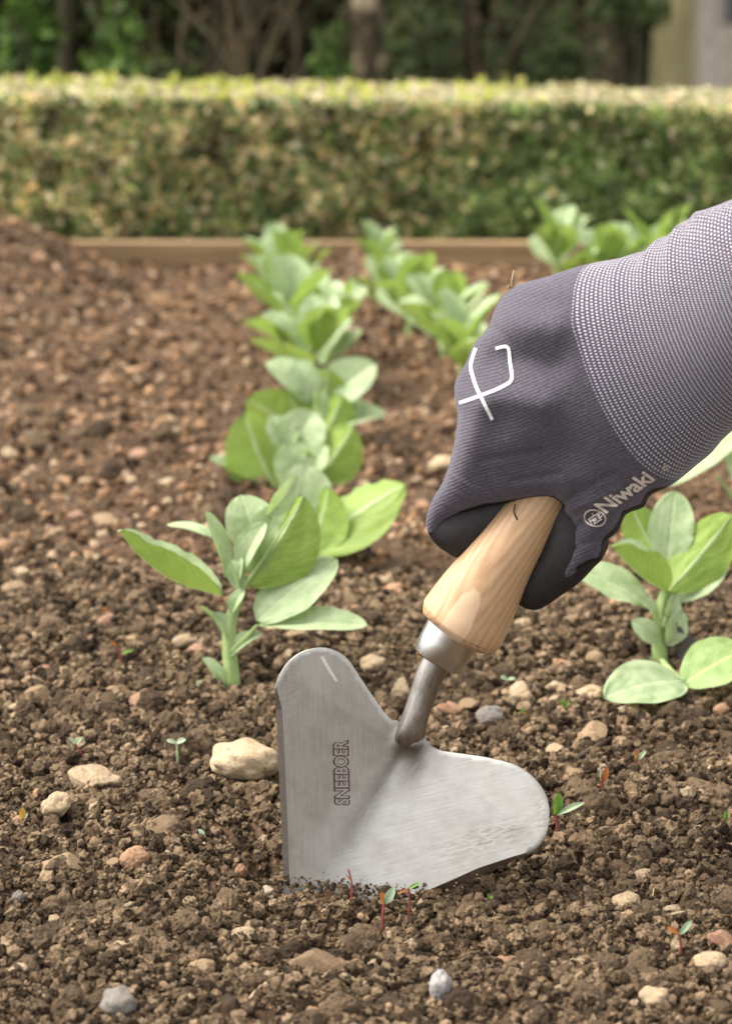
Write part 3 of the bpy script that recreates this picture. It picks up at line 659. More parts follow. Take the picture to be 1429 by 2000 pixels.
def litter(name, pts, rads, mat, label, cat, flat=1):
    z = [ground_z(q[1]) for q in pts]; s_ = z[0] / FPX
    W_ = [ground(q[0], q[1]) for q in pts]; W_ = [np.array([p[0], p[1], float(Hg(p[0], p[1])) + .004 + (q[2] if len(q) > 2 else 0) * s_]) for p, q in zip(W_, pts)]
    v, f = tube(W_, [r_ * s_ for r_ in rads], 8); c0 = v.mean(0); e = empty
    o = mesh_np(name, v - c0, f, mat); o.location = tuple(c0); return tag(o, label, cat)
litter('straw', [(470, 1995, 6), (500, 1962, 14), (530, 1935, 10), (558, 1908, 6)], [2, 5, 5, 1.5], straw, 'dry forked straw lying at the lower border', 'straw')
litter('straw', [(1385, 1520, 14), (1368, 1548, 4), (1376, 1566, 4), (1412, 1572, 4)], [3, 4, 4, 2], straw, 'bent dry straw at the right above the clod', 'straw')
litter('bark_chip', [(1378, 1712, 8), (1356, 1740, 6)], [7, 5], bark, 'brown bark chip near the right border', 'bark chip')
litter('bark_chip', [(1000, 1448, 8), (985, 1474, 6)], [6, 6], bark, 'bark chip behind the right lobe', 'bark chip')
litter('twig', [(900, 1420, 8), (884, 1456, 6)], [3, 5], bark, 'short twig right of the trowel neck', 'twig')
litter('twig', [(1190, 1460, 10), (1140, 1490, 6), (1098, 1512, 4)], [4, 6, 4], mat_plain('dark_twig', (.07, .045, .03), None, 300), 'dark twig under the tilted tan stone', 'twig')
litter('rootlet', [(1276, 1750, 8), (1272, 1775, 2), (1280, 1800, 4)], [1.4, 1.6, 1], straw, 'pale rootlet beside the pale speckled stone', 'rootlet')
litter('straw', [(1296, 1806, 4), (1336, 1796, 4)], [4, 2.5], straw, 'short straw piece right of the rootlet', 'straw')
# dead grey stalk beside the right plant
g0 = P(1325, 1230, ground_z(1308) + .01); g1 = P(1375, 1300, ground_z(1308) - .01)
v, f = tube([P(1318, 1215, ground_z(1308)), P(1338, 1262, ground_z(1308)), P(1352, 1310, ground_z(1308)), P(1360, 1340, ground_z(1308))], [.004, .006, .008, .010], 12)
v = v + .0015 * np.stack([vnoise(v[:, 0] * 300, v[:, 2] * 300, k) for k in (1, 5, 9)], -1)
o = mesh_np('dead_stalk', v - v.mean(0), f, mat_plain('grey_rot', (.10, .085, .07), (.04, .033, .028), 300, .9, .8)); o.location = tuple(v.mean(0))
tag(o, 'grey rotting stalk leaning against the right bean plant', 'dead stalk')
# ------------------------------------------------------------------ the trowel
def spline(pts, per=6, closed=True):
    A = np.array(pts, float); n = len(A); out = []
    for i in range(n if closed else n - 1):
        if closed: p0, p1, p2, p3 = A[i - 1], A[i], A[(i + 1) % n], A[(i + 2) % n]
        else: p0, p1, p2, p3 = A[max(i - 1, 0)], A[i], A[i + 1], A[min(i + 2, n - 1)]
        for k in range(per):
            f = k / per
            out.append(.5 * ((2 * p1) + (-p0 + p2) * f + (2 * p0 - 5 * p1 + 4 * p2 - p3) * f * f + (-p0 + 3 * p1 - 3 * p2 + p3) * f ** 3))
    if not closed: out.append(A[-1])
    return np.array(out)
def inside(px, py, poly):
    c = np.zeros(px.shape, bool); n = len(poly)
    for i in range(n):
        x1, y1 = poly[i]; x2, y2 = poly[(i + 1) % n]
        if y1 == y2: continue
        m = ((y1 > py) != (y2 > py)) & (px < (x2 - x1) * (py - y1) / (y2 - y1) + x1); c ^= m
    return c
def segdist(px, py, poly, closed=True):
    best = np.full(px.shape, 1e9); n = len(poly)
    for i in range(n if closed else n - 1):
        x1, y1 = poly[i]; x2, y2 = poly[(i + 1) % n]; dx, dy = x2 - x1, y2 - y1; L = dx * dx + dy * dy + 1e-9
        t = np.clip(((px - x1) * dx + (py - y1) * dy) / L, 0, 1)
        best = np.minimum(best, (px - x1 - t * dx) ** 2 + (py - y1 - t * dy) ** 2)
    return np.sqrt(best)
def mat_steel(name, c1, c2, rough=.42, stretch=(1, 1, 1), rot=(0, 0, 0), marks=False):
    m = N(name); p = m.attr('pix', 'Vector')      # brushed along the lobes: coordinates carried by the metal itself
    q = m.mapping(p, stretch, rot)
    a = m.noise(1.0, q, 6, .7)
    c = m.ramp(a, [(.25, c2), (.75, c1)])
    if marks:
        big = m.noise(.012, p, 4, .6)
        c = m.mix(m.ramp(big, [(.45, (0, 0, 0)), (.75, (.35, .35, .35))]), c, (.30, .27, .25))
        sm = m.noise(.09, m.mapping(p, (.6, 2.2, 1), (0, 0, .25)), 8, .8)
        reg = m.n('VectorMath'); reg.operation = 'DISTANCE'; m.t.links.new(m.mapping(p, (1, 2.0, 0), (0, 0, .25)), reg.inputs[0])
        return m, p, a, c, sm
    m.bump(a, .08, .0004); m.fin(c, rough, 1); return m
def blade_mat():
    m = N('brushed_steel'); p = m.attr('pix', 'Vector'); side = m.attr('lobe', 'Vector')
    sx = m.n('SeparateXYZ'); m.t.links.new(side, sx.inputs[0])
    a1 = m.noise(1.0, m.mapping(p, (.34, .010, 0)), 5, .7)                       # vertical brushing on the left lobe
    a2 = m.noise(1.0, m.mapping(m.mapping(p, rot=(0, 0, rad(14))), (.010, .34, 0)), 5, .7)       # slanted brushing on the right lobe
    a = m.math('ADD', m.math('MULTIPLY', a1, m.math('SUBTRACT', 1.0, sx.outputs[0])), m.math('MULTIPLY', a2, sx.outputs[0]))
    c = m.ramp(a, [(.30, (.35, .34, .32)), (.70, (.48, .465, .445))])
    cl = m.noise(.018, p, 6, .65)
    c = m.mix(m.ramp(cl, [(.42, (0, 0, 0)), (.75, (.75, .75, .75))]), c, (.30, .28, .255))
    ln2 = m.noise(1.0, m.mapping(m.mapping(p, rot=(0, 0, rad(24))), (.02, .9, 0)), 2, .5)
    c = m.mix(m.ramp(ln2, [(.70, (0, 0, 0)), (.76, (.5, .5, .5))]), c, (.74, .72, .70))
    # soil smear near the right rim and grime in the crease (sx.y masks dirt, sx.z masks grime plus painted shade of the fold)
    sp = m.noise(.11, m.mapping(m.mapping(p, rot=(0, 0, rad(14))), (.45, 1.6, 0)), 8, .8)
    dm = m.math('MULTIPLY', m.ramp(sp, [(.47, (0, 0, 0)), (.62, (1, 1, 1))]), sx.outputs[1])
    c = m.mix(dm, c, (.19, .16, .135))
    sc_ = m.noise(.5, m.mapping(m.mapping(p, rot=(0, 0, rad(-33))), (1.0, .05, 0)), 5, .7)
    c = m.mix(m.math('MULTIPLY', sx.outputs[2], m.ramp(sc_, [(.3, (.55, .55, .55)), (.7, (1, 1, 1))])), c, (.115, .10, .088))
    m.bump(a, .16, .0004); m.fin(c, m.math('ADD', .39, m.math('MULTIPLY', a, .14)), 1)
    m.set(m.b.inputs['Metallic'], m.math('SUBTRACT', 1.0, m.math('MULTIPLY', dm, .8)))
    return m.m
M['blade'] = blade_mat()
M['steel'] = mat_steel('forged_steel', (.40, .37, .345), (.20, .175, .155), .36, (.12, .05, .1)).m
M['bevel'] = mat_steel('ground_edge', (.36, .33, .31), (.22, .195, .18), .38, (.2, .2, .2)).m
M['ferrule'] = mat_steel('ferrule_steel', (.62, .60, .58), (.48, .46, .44), .27, (.03, .5, .03)).m

def crease(x, y):
    q = (x - 790) * .845 + (y - 1460) * .534
    l = (x - 790) * -.534 + (y - 1460) * .845           # along crease, down
    return q, l
def blade_d(x, y):
    q, l = crease(x, y); r_ = np.clip(5 + l * .24, 5, 90)
    base = np.sqrt(q * q + r_ * r_) - r_
    qn = (x - 800) * .957 + (y - 1440) * .29; ln_ = (x - 800) * -.29 + (y - 1440) * .957    # along the neck
    rg = 27 * np.exp(-(np.abs(qn - 2) / (25 + .16 * np.clip(ln_, -60, 90))) ** 3) / (1 + np.exp((ln_ - 18) / 13))
    b_ = np.where(q < 0, .20, .29) * base - 2
    return np.where(rg > .3, np.logaddexp(b_ / 5, (b_ + rg) / 5) * 5 - 5 * np.log(2) + rg * .35, b_)
trowel = empty('heart_trowel', D(800, 1450, 0), 'steel heart shaped hand trowel with wooden handle, blade stuck in the soil', 'trowel')
OUT = [(536.4, 1345.6), (545.5, 1318), (563.7, 1291), (591, 1272), (627, 1264.6), (659, 1272), (682, 1291), (704.7, 1325), (727.4, 1359), (750, 1391), (764, 1405), (778, 1410),
       (784, 1440), (804, 1452), (822, 1446), (828.4, 1441), (841, 1455), (864, 1466), (909, 1473), (959, 1481), (1005, 1493.4), (1037, 1514), (1059.5, 1541), (1071, 1573), (1071, 1605), (1064, 1634),
       (1043, 1662), (1000, 1682), (945, 1707), (890, 1732), (837, 1756), (740, 1810), (640, 1860), (590, 1860), (560, 1815), (553.7, 1732), (549, 1605), (543, 1468), (538, 1377)]
def build_blade():
    o = spline(OUT, 7); n = len(o)
    tg = np.roll(o, -1, 0) - np.roll(o, 1, 0); tg /= np.linalg.norm(tg, axis=1)[:, None]
    nr = np.stack([-tg[:, 1], tg[:, 0]], 1)             # inward for this winding
    if not inside(np.array([o[20, 0] + nr[20, 0] * 5]), np.array([o[20, 1] + nr[20, 1] * 5]), o)[0]: nr = -nr
    bl = np.clip(1 - np.abs(o[:, 1] - 1560) / 230, 0, .25) * 4 * (o[:, 0] < 562)     # left ground edge
    br = np.clip((1050 - o[:, 0]) / 110, 0, 1) * ((o[:, 1] > 1640) & (o[:, 0] > 700) & (o[:, 0] < 1050))
    wd = 2.5 + 10 * bl + 13 * br
    ins = o + nr * wd[:, None]
    dep = 2.0 + 9 * bl + 12 * br
    gx, gy = np.meshgrid(np.arange(540, 1075, 6.5), np.arange(1268, 1860, 6.5)); gx, gy = gx.ravel(), gy.ravel()
    gx = gx + 2 * np.sin(gy); k = inside(gx, gy, ins) & (segdist(gx, gy, ins) > 5); gx, gy = gx[k], gy[k]
    allp = np.concatenate([o, ins, np.stack([gx, gy], 1)])
    E = [(i, (i + 1) % n) for i in range(n)] + [(n + i, n + (i + 1) % n) for i in range(n)]
    vo, eo, fo, *_r = delaunay_2d_cdt([Vector(p) for p in allp], E, [], 1, 1e-4)
    vo = np.array([v[:] for v in vo]); fo = [tuple(f) for f in fo]
    dd = blade_d(vo[:, 0], vo[:, 1])
    # outline points drop by the bevel depth
    from_o = segdist(vo[:, 0], vo[:, 1], o) < .3
    idx = np.argmin(((vo[:, None] - o[None]) ** 2).sum(-1), 1)
    dd = dd - np.where(from_o, dep[idx], 0)
    ring = [int(np.argmin(((vo - p) ** 2).sum(1))) for p in o]
    nv = len(vo); TH = 9
    back = blade_d(vo[:, 0], vo[:, 1]) - TH
    back = np.minimum(back, dd - 2)
    V = np.concatenate([D(vo[:, 0], vo[:, 1], dd), D(vo[:, 0], vo[:, 1], back)])
    F = [f for f in fo] + [tuple(q + nv for q in f[::-1]) for f in fo]
    for i in range(n):
        a, b = ring[i], ring[(i + 1) % n]
        F.append((a, b, b + nv, a + nv))
    q, l = crease(vo[:, 0], vo[:, 1])
    lob = 1 / (1 + np.exp(-(q + 20) / 14))
    smear = np.exp(-((((vo[:, 0] - 960) * .97 - (vo[:, 1] - 1625) * .25) / 75) ** 2 + (((vo[:, 0] - 960) * .25 + (vo[:, 1] - 1632) * .97) / 20) ** 2))
    rim = np.exp(-((vo[:, 0] - 1054) / 12) ** 2 - ((vo[:, 1] - 1590) / 40) ** 2) + .8 * np.exp(-((vo[:, 0] - 560) / 25) ** 2 - ((vo[:, 1] - 1330) / 60) ** 2)
    rim = rim + .35 * np.exp(-((vo[:, 0] - 900) / 110) ** 2 - ((vo[:, 1] - 1670) / 30) ** 2)
    gr = np.exp(-((q + 3) / (11 + np.clip(l, 0, 400) * .05)) ** 2) * np.clip(1 - (l - 60) / 300, 0, 1) * .9  # crease grime, darkened further to paint in the shade of the fold
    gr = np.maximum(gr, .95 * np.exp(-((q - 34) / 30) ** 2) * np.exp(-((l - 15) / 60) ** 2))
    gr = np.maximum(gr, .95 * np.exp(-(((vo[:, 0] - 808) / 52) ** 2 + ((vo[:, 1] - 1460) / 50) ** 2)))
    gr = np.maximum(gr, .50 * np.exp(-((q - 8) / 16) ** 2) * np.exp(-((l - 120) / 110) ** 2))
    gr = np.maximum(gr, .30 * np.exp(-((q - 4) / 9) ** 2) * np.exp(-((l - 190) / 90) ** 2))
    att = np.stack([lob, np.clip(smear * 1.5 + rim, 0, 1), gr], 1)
    pix = np.stack([vo[:, 0], vo[:, 1], dd], 1)
    bm = bmesh.new(); loc = np.array(trowel.location)
    vs = [bm.verts.new(p - loc) for p in V]
    inn = lambda f: all(not from_o[i] for i in f)
    for i, f in enumerate(F):
        try: fc = bm.faces.new([vs[j] for j in f])
        except ValueError: continue
        fc.smooth = True
        if i < len(fo):
            c = vo[list(f)].mean(0)
            if not inn(f):
                j = int(np.argmin(((o - c) ** 2).sum(1)))
                if wd[j] > 5: fc.material_index = 1; fc.smooth = False
        elif i >= 2 * len(fo): fc.smooth = False
    bmesh.ops.recalc_face_normals(bm, faces=bm.faces)
    me = bpy.data.meshes.new('blade'); bm.to_mesh(me); bm.free()
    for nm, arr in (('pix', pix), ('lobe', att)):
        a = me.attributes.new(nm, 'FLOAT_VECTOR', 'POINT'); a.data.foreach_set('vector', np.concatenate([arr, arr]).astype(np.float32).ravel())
    # crisp edges where the bevel starts
    me.materials.append(M['blade']); me.materials.append(M['bevel'])
    ob = bpy.data.objects.new('blade', me); C.objects.link(ob); ob.parent = trowel
    fm = {}
    for p in me.polygons:
        for e in p.edge_keys: fm.setdefault(e, []).append(p.material_index)
    at = me.attributes.new('sharp_edge', 'BOOLEAN', 'EDGE')
    for e in me.edges:
        mi = fm[tuple(sorted(e.vertices))]
        if len(set(mi)) > 1 or (from_o[e.vertices[0] % nv] and from_o[e.vertices[1] % nv]): at.data[e.index].value = True
    return ob
blade = build_blade()
def ring_loft(sec, mat, name, parent, root, seg=48, caps=True):
    """sec: list of (x,y,d, rx, rd) : centre in picture pixels, in-plane and depth radius; rings stand across the path"""
    A = np.array([s[:3] for s in sec], float); vs = []; pix = []; ln = 0
    for i, s in enumerate(sec):
        tg = A[min(i + 1, len(A) - 1)] - A[max(i - 1, 0)]; tg /= np.linalg.norm(tg)
        e1 = np.array([-tg[1], tg[0], 0]); e1 /= np.linalg.norm(e1); e2 = np.cross(tg, e1)
        if i: ln += np.linalg.norm(A[i] - A[i - 1])
        for j in range(seg):
            an = 2 * math.pi * j / seg; p = A[i] + s[3] * math.cos(an) * e1 + s[4] * math.sin(an) * e2
            vs.append(p); pix.append((s[3] * math.cos(an), ln, s[4] * math.sin(an)))
    vs = np.array(vs); n = len(sec); F = []
    for i in range(n - 1):
        for j in range(seg): F.append((i * seg + j, i * seg + (j + 1) % seg, (i + 1) * seg + (j + 1) % seg, (i + 1) * seg + j))
    if caps: F.append(tuple(range(seg))); F.append(tuple((n - 1) * seg + j for j in range(seg))[::-1])
    W_ = D(vs[:, 0], vs[:, 1], vs[:, 2]) - np.array(root.location)
    bm = bmesh.new(); bv = [bm.verts.new(p) for p in W_]
    for f in F:
        fc = bm.faces.new([bv[j] for j in f]); fc.smooth = len(f) == 4
    bmesh.ops.recalc_face_normals(bm, faces=bm.faces)
    me = bpy.data.meshes.new(name); bm.to_mesh(me); bm.free(); me.materials.append(mat)
    a = me.attributes.new('pix', 'FLOAT_VECTOR', 'POINT'); a.data.foreach_set('vector', np.array(pix, np.float32).ravel())
    o = bpy.data.objects.new(name, me); C.objects.link(o); o.parent = parent; return o
neck = spline([(777, 1492, -42, 40, 14), (784, 1476, -24, 37, 15), (792, 1456, -8, 32, 18), (801, 1434, 3, 28.5, 22), (811, 1400, 7, 26, 25), (824, 1360, 10, 26, 26), (838, 1322, 14, 28, 28), (856, 1284, 20, 28, 28)], 7, False)
ring_loft(neck, M['steel'], 'neck', trowel, trowel)
fa, fb = np.array([853.5, 1290, 16.]), np.array([889, 1229, 30.])
fer = [(fa, 44), (fa, 50), (fa + (fb - fa) * .015, 52.5), (fa + (fb - fa) * .04, 53.5), (fa + (fb - fa) * .5, 55), (fb, 57), (fb + (fb - fa) * .3, 57)]
ring_loft([(*(p + np.array([0, 0, 0]) + (fb - fa) * 1e-3 * i), r_, r_) for i, (p, r_) in enumerate(fer)], M['ferrule'], 'ferrule', trowel, trowel, 64)
FIGX = -8.0
def mat_wood():
    m = N('ash_wood'); p = m.attr('pix', 'Vector')
    q = m.mapping(p, (.011, .0016, .011), (.05, 0, .035))
    wv = m.n('TexWave'); wv.wave_type = 'RINGS'; wv.rings_direction = 'Y'; wv.inputs['Scale'].default_value = 2.6
    wv.inputs['Distortion'].default_value = 3.0; wv.inputs['Detail'].default_value = 3; wv.inputs['Detail Scale'].default_value = 1.2
    off = m.n('VectorMath'); off.operation = 'ADD'; m.t.links.new(q, off.inputs[0]); off.inputs[1].default_value = (.12, 0, -.55)
    m.t.links.new(off.outputs[0], wv.inputs['Vector'])
    f = wv.outputs['Fac']
    fine = m.noise(1.0, m.mapping(p, (.20, .010, .20)), 5, .75)
    sp3 = m.n('SeparateXYZ'); m.t.links.new(p, sp3.inputs[0]); wob = m.math('MULTIPLY', m.math('SUBTRACT', m.noise(.02, p, 3), .5), .5)
    fx = m.math('DIVIDE', m.math('SUBTRACT', sp3.outputs[0], FIGX), 30.0); fy = m.math('DIVIDE', m.math('SUBTRACT', sp3.outputs[1], 20.0), 112.0)
    fr_ = m.math('ADD', m.math('SQRT', m.math('ADD', m.math('MULTIPLY', fx, fx), m.math('MULTIPLY', fy, fy))), wob)
    fig = m.ramp(fr_, [(.86, (1, 1, 1)), (.95, (0, 0, 0))]); figl = m.ramp(fr_, [(.86, (0, 0, 0)), (.95, (1, 1, 1)), (1.0, (0, 0, 0))])
    c = m.ramp(f, [(0, (.37, .225, .12)), (.45, (.42, .265, .148)), (1, (.455, .295, .17))])
    c = m.mix(.55, c, m.ramp(fine, [(.3, (.74, .69, .64)), (.55, (1.02, 1, 1)), (.75, (1.12, 1.12, 1.12))]), 'MULTIPLY')
    c = m.mix(m.math('MULTIPLY', fig, .75), c, (.58, .41, .27)); c = m.mix(m.math('MULTIPLY', figl, .35), c, (.34, .19, .09))
    pores = m.ramp(m.noise(1.0, m.mapping(p, (.55, .03, .55)), 3, .6), [(.66, (0, 0, 0)), (.72, (.55, .55, .55))])
    c = m.mix(pores, c, (.20, .10, .045))
    m.bump(fine, .12, .0006); return m.fin(c, .48, spec=.4)
M['wood'] = mat_wood()
hs_ = [(887, 1240, 27, 62), (889, 1237, 27.5, 72), (891.5, 1233, 28, 79), (895, 1228, 29, 84), (900, 1221, 30.5, 86.5), (905, 1213, 33, 87.5), (915, 1196, 36, 85.5), (932, 1167, 42, 81), (952, 1134, 49, 75), (972, 1102, 56, 69.5), (992, 1072, 62, 64), (1012, 1042, 64, 60), (1035, 1008, 64, 56), (1060, 972, 62, 53), (1090, 925, 60, 52), (1130, 870, 60, 48)]
hsp = spline([(a, b, c, r_, r_) for a, b, c, r_ in hs_], 4, False)
ring_loft(hsp, M['wood'], 'handle', trowel, trowel, 72)
v, f = tube(D([858, 864], [1262, 1256], [60, 60]) * 0 + D(np.array([815, 835]), np.array([1272, 1284]), np.array([20, 24])), [6 * S, 5 * S], 8)
child(trowel, 'glue_bead', v, f, mat_plain('amber_glue', (.45, .20, .05), None, 300, .3, .2))

# ---- lettering helper
def text_pts(s, off=0.0, res=3):
    cu = bpy.data.curves.new('t', 'FONT'); cu.body = s; cu.size = 1; cu.offset = off; cu.resolution_u = res; cu.fill_mode = 'FRONT'
    ob = bpy.data.objects.new('t', cu); C.objects.link(ob); dg = bpy.context.evaluated_depsgraph_get(); dg.update()
    me = bpy.data.meshes.new_from_object(ob.evaluated_get(dg))
    bm = bmesh.new(); bm.from_mesh(me); bmesh.ops.triangulate(bm, faces=bm.faces)
    for _ in range(2):
        long = [e for e in bm.edges if e.calc_length() > .12]
        if long: bmesh.ops.subdivide_edges(bm, edges=long, cuts=1); bmesh.ops.triangulate(bm, faces=bm.faces)
    v = np.array([q.co[:] for q in bm.verts]); f = [[q.index for q in p.verts] for p in bm.faces]; bm.free()
    C.objects.unlink(ob); bpy.data.objects.remove(ob); return v, f
def solid(v2, f, dfun, lift, name, parent, root, mat, thick=3.0):
    """flat shape given in picture pixels laid on a surface d(x,y), as a thin solid"""
    x, y = v2[:, 0], v2[:, 1]; d = dfun(x, y) + lift; n = len(v2)
    V = np.concatenate([D(x, y, d), D(x, y, d - thick)]) - np.array(root.location)
    bm = bmesh.new(); bv = [bm.verts.new(p) for p in V]; cnt = {}
    for t in f:
        bm.faces.new([bv[i] for i in t]); bm.faces.new([bv[i + n] for i in t[::-1]])
        for a, b in zip(t, list(t[1:]) + [t[0]]): cnt[(a, b)] = 1
    for (a, b) in cnt:
        if (b, a) not in cnt: bm.faces.new([bv[b], bv[a], bv[a + n], bv[b + n]])
    bmesh.ops.recalc_face_normals(bm, faces=bm.faces)
    me = bpy.data.meshes.new(name); bm.to_mesh(me); bm.free(); me.materials.append(mat)
    a = me.attributes.new('pix', 'FLOAT_VECTOR', 'POINT')
    a.data.foreach_set('vector', np.concatenate([np.stack([x, y, d], 1)] * 2).astype(np.float32).ravel())
    o = bpy.data.objects.new(name, me); C.objects.link(o); o.parent = parent; return o
def place_text(v, O, ex, ey):
    x0, x1 = v[:, 0].min(), v[:, 0].max(); h = .70
    u = (v[:, 0] - x0) / (x1 - x0); w_ = v[:, 1] / h
    return np.array(O) + u[:, None] * np.array(ex) + w_[:, None] * np.array(ey)
M['stamp'] = mat_plain('stamped_dark', (.085, .06, .055), (.05, .036, .034), 300, .5, .1)
M['letter'] = mat_steel('stamped_letter', (.50, .47, .45), (.40, .37, .36), .4, (.2, .2, .2)).m
v, f = text_pts('SNEEBOER', .072)
solid(place_text(v, (681, 1573), (-3, -129), (-27, 0)), f, blade_d, .35, 'stamped_outline', blade, trowel, M['stamp'])
v, f = text_pts('SNEEBOER', .012)
solid(place_text(v, (680, 1571), (-3, -124), (-24.5, 0)), f, blade_d, .9, 'stamped_lettering', blade, trowel, M['letter'])
cr = np.random.default_rng(4); nn_ = 420
cx_ = cr.uniform(556, 850, nn_); cy_ = 1722 + (cx_ - 556) * .10 + cr.normal(size=nn_) * 7 - 3 + 4 * cr.random(nn_); cx_ = np.append(cx_, cr.uniform(850, 1030, 26)); cy_ = np.append(cy_, 1748 - (cx_[nn_:] - 850) * .42 + cr.normal(size=26) * 4)
cpt = D(cx_, cy_, blade_d(cx_, cy_) + 1.5); lum = scatter('clinging_soil', small, cpt - np.array(trowel.location), .0002 + .0009 * cr.random(len(cx_)) ** 4, soilcol(cr, len(cx_)), M['crumb'], 9)
lum.parent = blade; lum['kind'] = 'stuff'
# pale scratch on the left lobe
sv = np.array([(625, 1283), (631, 1281), (645, 1305), (660, 1330), (655, 1332), (640, 1310)], float)
solid(sv, [(0, 1, 2), (0, 2, 5), (5, 2, 3), (5, 3, 4)], blade_d, .4, 'scratch', blade, trowel, mat_steel('fresh_scratch', (.85, .83, .8), (.7, .68, .66), .3, (.2, .2, .2)).m, 1)

# ------------------------------------------------------------------ the gloved hand
OA = np.array([1241, 718, 95.]); TH_ = rad(35); AI = np.array([.92, -.39])
A3 = np.array([AI[0] * math.cos(TH_), AI[1] * math.cos(TH_), math.sin(TH_)])
E1 = np.array([.39, .92, 0]); E2 = np.cross(A3, E1)
BODY = [(1760, 245), (1660, 288), (1560, 330), (1429, 389), (1372, 410), (1355, 414), (1338, 437), (1318, 446), (1300, 462), (1285, 470), (1243, 497), (1180, 509), (1125, 521), (1071, 539), (1010, 557), (980, 580), (962, 612), (953, 639), (925, 671), (910, 707),
        (889, 743), (887, 771), (893, 807), (889, 852), (880, 893), (866, 939), (844, 975), (830, 1016), (836, 1046), (850, 1044), (868, 1021), (898, 1003), (943, 989), (998, 981), (1052, 973), (1080, 973), (1098, 989), (1115, 1016), (1119, 1045),
        (1113, 1082), (1098, 1112), (1100, 1130), (1112, 1128), (1132, 1112), (1154, 1100), (1172, 1098), (1180, 1080), (1183, 1058), (1207, 1036), (1222, 1004), (1257, 991), (1268, 968), (1302, 952), (1325, 937), (1361, 907), (1389, 884), (1429, 841), (1560, 745), (1700, 640), (1790, 560)]
UNDER = [(836, 1040), (850, 1063), (872, 1079), (893, 1090), (930, 1075), (985, 1040), (1040, 1010), (1085, 985), (1070, 950), (1000, 950), (930, 970), (870, 990), (842, 1015)]
THUMB = [(1075, 960), (1062, 1020), (1045, 1075), (1008, 1140), (1006, 1172), (1022, 1187), (1043, 1192), (1064, 1185), (1098, 1162), (1130, 1139), (1160, 1108), (1178, 1088), (1188, 1050), (1160, 1000), (1120, 960)]
ST_ = 5.0
def poisson(xs, ys, poly, it=2600):
    X, Y = np.meshgrid(xs, ys, indexing='ij'); ins = inside(X, Y, poly); u = np.zeros(X.shape); h2 = (xs[1] - xs[0]) ** 2
    dist = segdist(X, Y, poly)
    u[ins] = dist[ins] * 60
    mi = ins
    w_ = 1.0
    for k in range(it):
        s = np.zeros_like(u); s[1:-1, 1:-1] = (u[:-2, 1:-1] + u[2:, 1:-1] + u[1:-1, :-2] + u[1:-1, 2:] + h2) * .25
        # border of the box mirrors, so that the arm runs on
        u = np.where(mi, s, 0)
    # sub-pixel edge: near the outline follow the true distance
    g = np.where(ins, u, -dist * 60.0)
    near = ins & (dist < ST_ * 1.5)
    gx = np.where(ins & ~near, u / np.maximum(dist, 1), 0)
    # average slope close by
    num, den = gx.copy(), (gx > 0).astype(float)
    for _ in range(4):
        num = num + np.roll(num, 1, 0) + np.roll(num, -1, 0) + np.roll(num, 1, 1) + np.roll(num, -1, 1)
        den = den + np.roll(den, 1, 0) + np.roll(den, -1, 0) + np.roll(den, 1, 1) + np.roll(den, -1, 1)
    sl = num / np.maximum(den, 1e-6)
    g = np.where(near, dist * np.clip(sl, 10, 400), g); g = np.where(~ins, -dist * np.clip(sl, 30, 400), g)
    return X, Y, g
def surface_nets(F, org, st):
    s = F < 0; nx, ny, nz = F.shape
    cnt = np.zeros((nx - 1, ny - 1, nz - 1), np.int8)
    for a in (0, 1):
        for b in (0, 1):
            for c in (0, 1): cnt += s[a:nx - 1 + a, b:ny - 1 + b, c:nz - 1 + c]
    mask = (cnt > 0) & (cnt < 8); ci = np.argwhere(mask); idx = -np.ones(mask.shape, np.int64); idx[mask] = np.arange(len(ci))
    acc = np.zeros((len(ci), 3)); num = np.zeros(len(ci)); i, j, k = ci.T
    cs = [(a, b, c) for a in (0, 1) for b in (0, 1) for c in (0, 1)]
    for p in cs:
        for ax in range(3):
            if p[ax]: continue
            q = list(p); q[ax] = 1
            fa_, fb_ = F[i + p[0], j + p[1], k + p[2]], F[i + q[0], j + q[1], k + q[2]]
            m = (fa_ < 0) != (fb_ < 0); t = np.where(m, fa_ / np.where(m, fa_ - fb_, 1), 0)
            pos = np.array(p, float)[None] + t[:, None] * (np.array(q, float) - np.array(p, float))[None]
            acc += np.where(m[:, None], pos, 0); num += m
    V = (ci + acc / num[:, None]) * st + np.array(org); Q = []
    for ax in range(3):
        o1, o2 = (ax + 1) % 3, (ax + 2) % 3
        sl1 = [slice(None)] * 3; sl2 = [slice(None)] * 3; sl1[ax] = slice(0, -1); sl2[ax] = slice(1, None)
        e = np.argwhere(s[tuple(sl1)] != s[tuple(sl2)])
        e = e[(e[:, o1] > 0) & (e[:, o2] > 0) & (e[:, o1] < F.shape[o1] - 1) & (e[:, o2] < F.shape[o2] - 1)]
        def g(d1, d2):
            t = e.copy(); t[:, o1] -= d1; t[:, o2] -= d2; return idx[t[:, 0], t[:, 1], t[:, 2]]
        q = np.stack([g(1, 1), g(0, 1), g(0, 0), g(1, 0)], 1)
        fl = s[e[:, 0], e[:, 1], e[:, 2]]; q[~fl] = q[~fl][:, ::-1]; Q.append(q)
    return V, np.concatenate(Q)
def armv(V): return (V - OA) @ A3
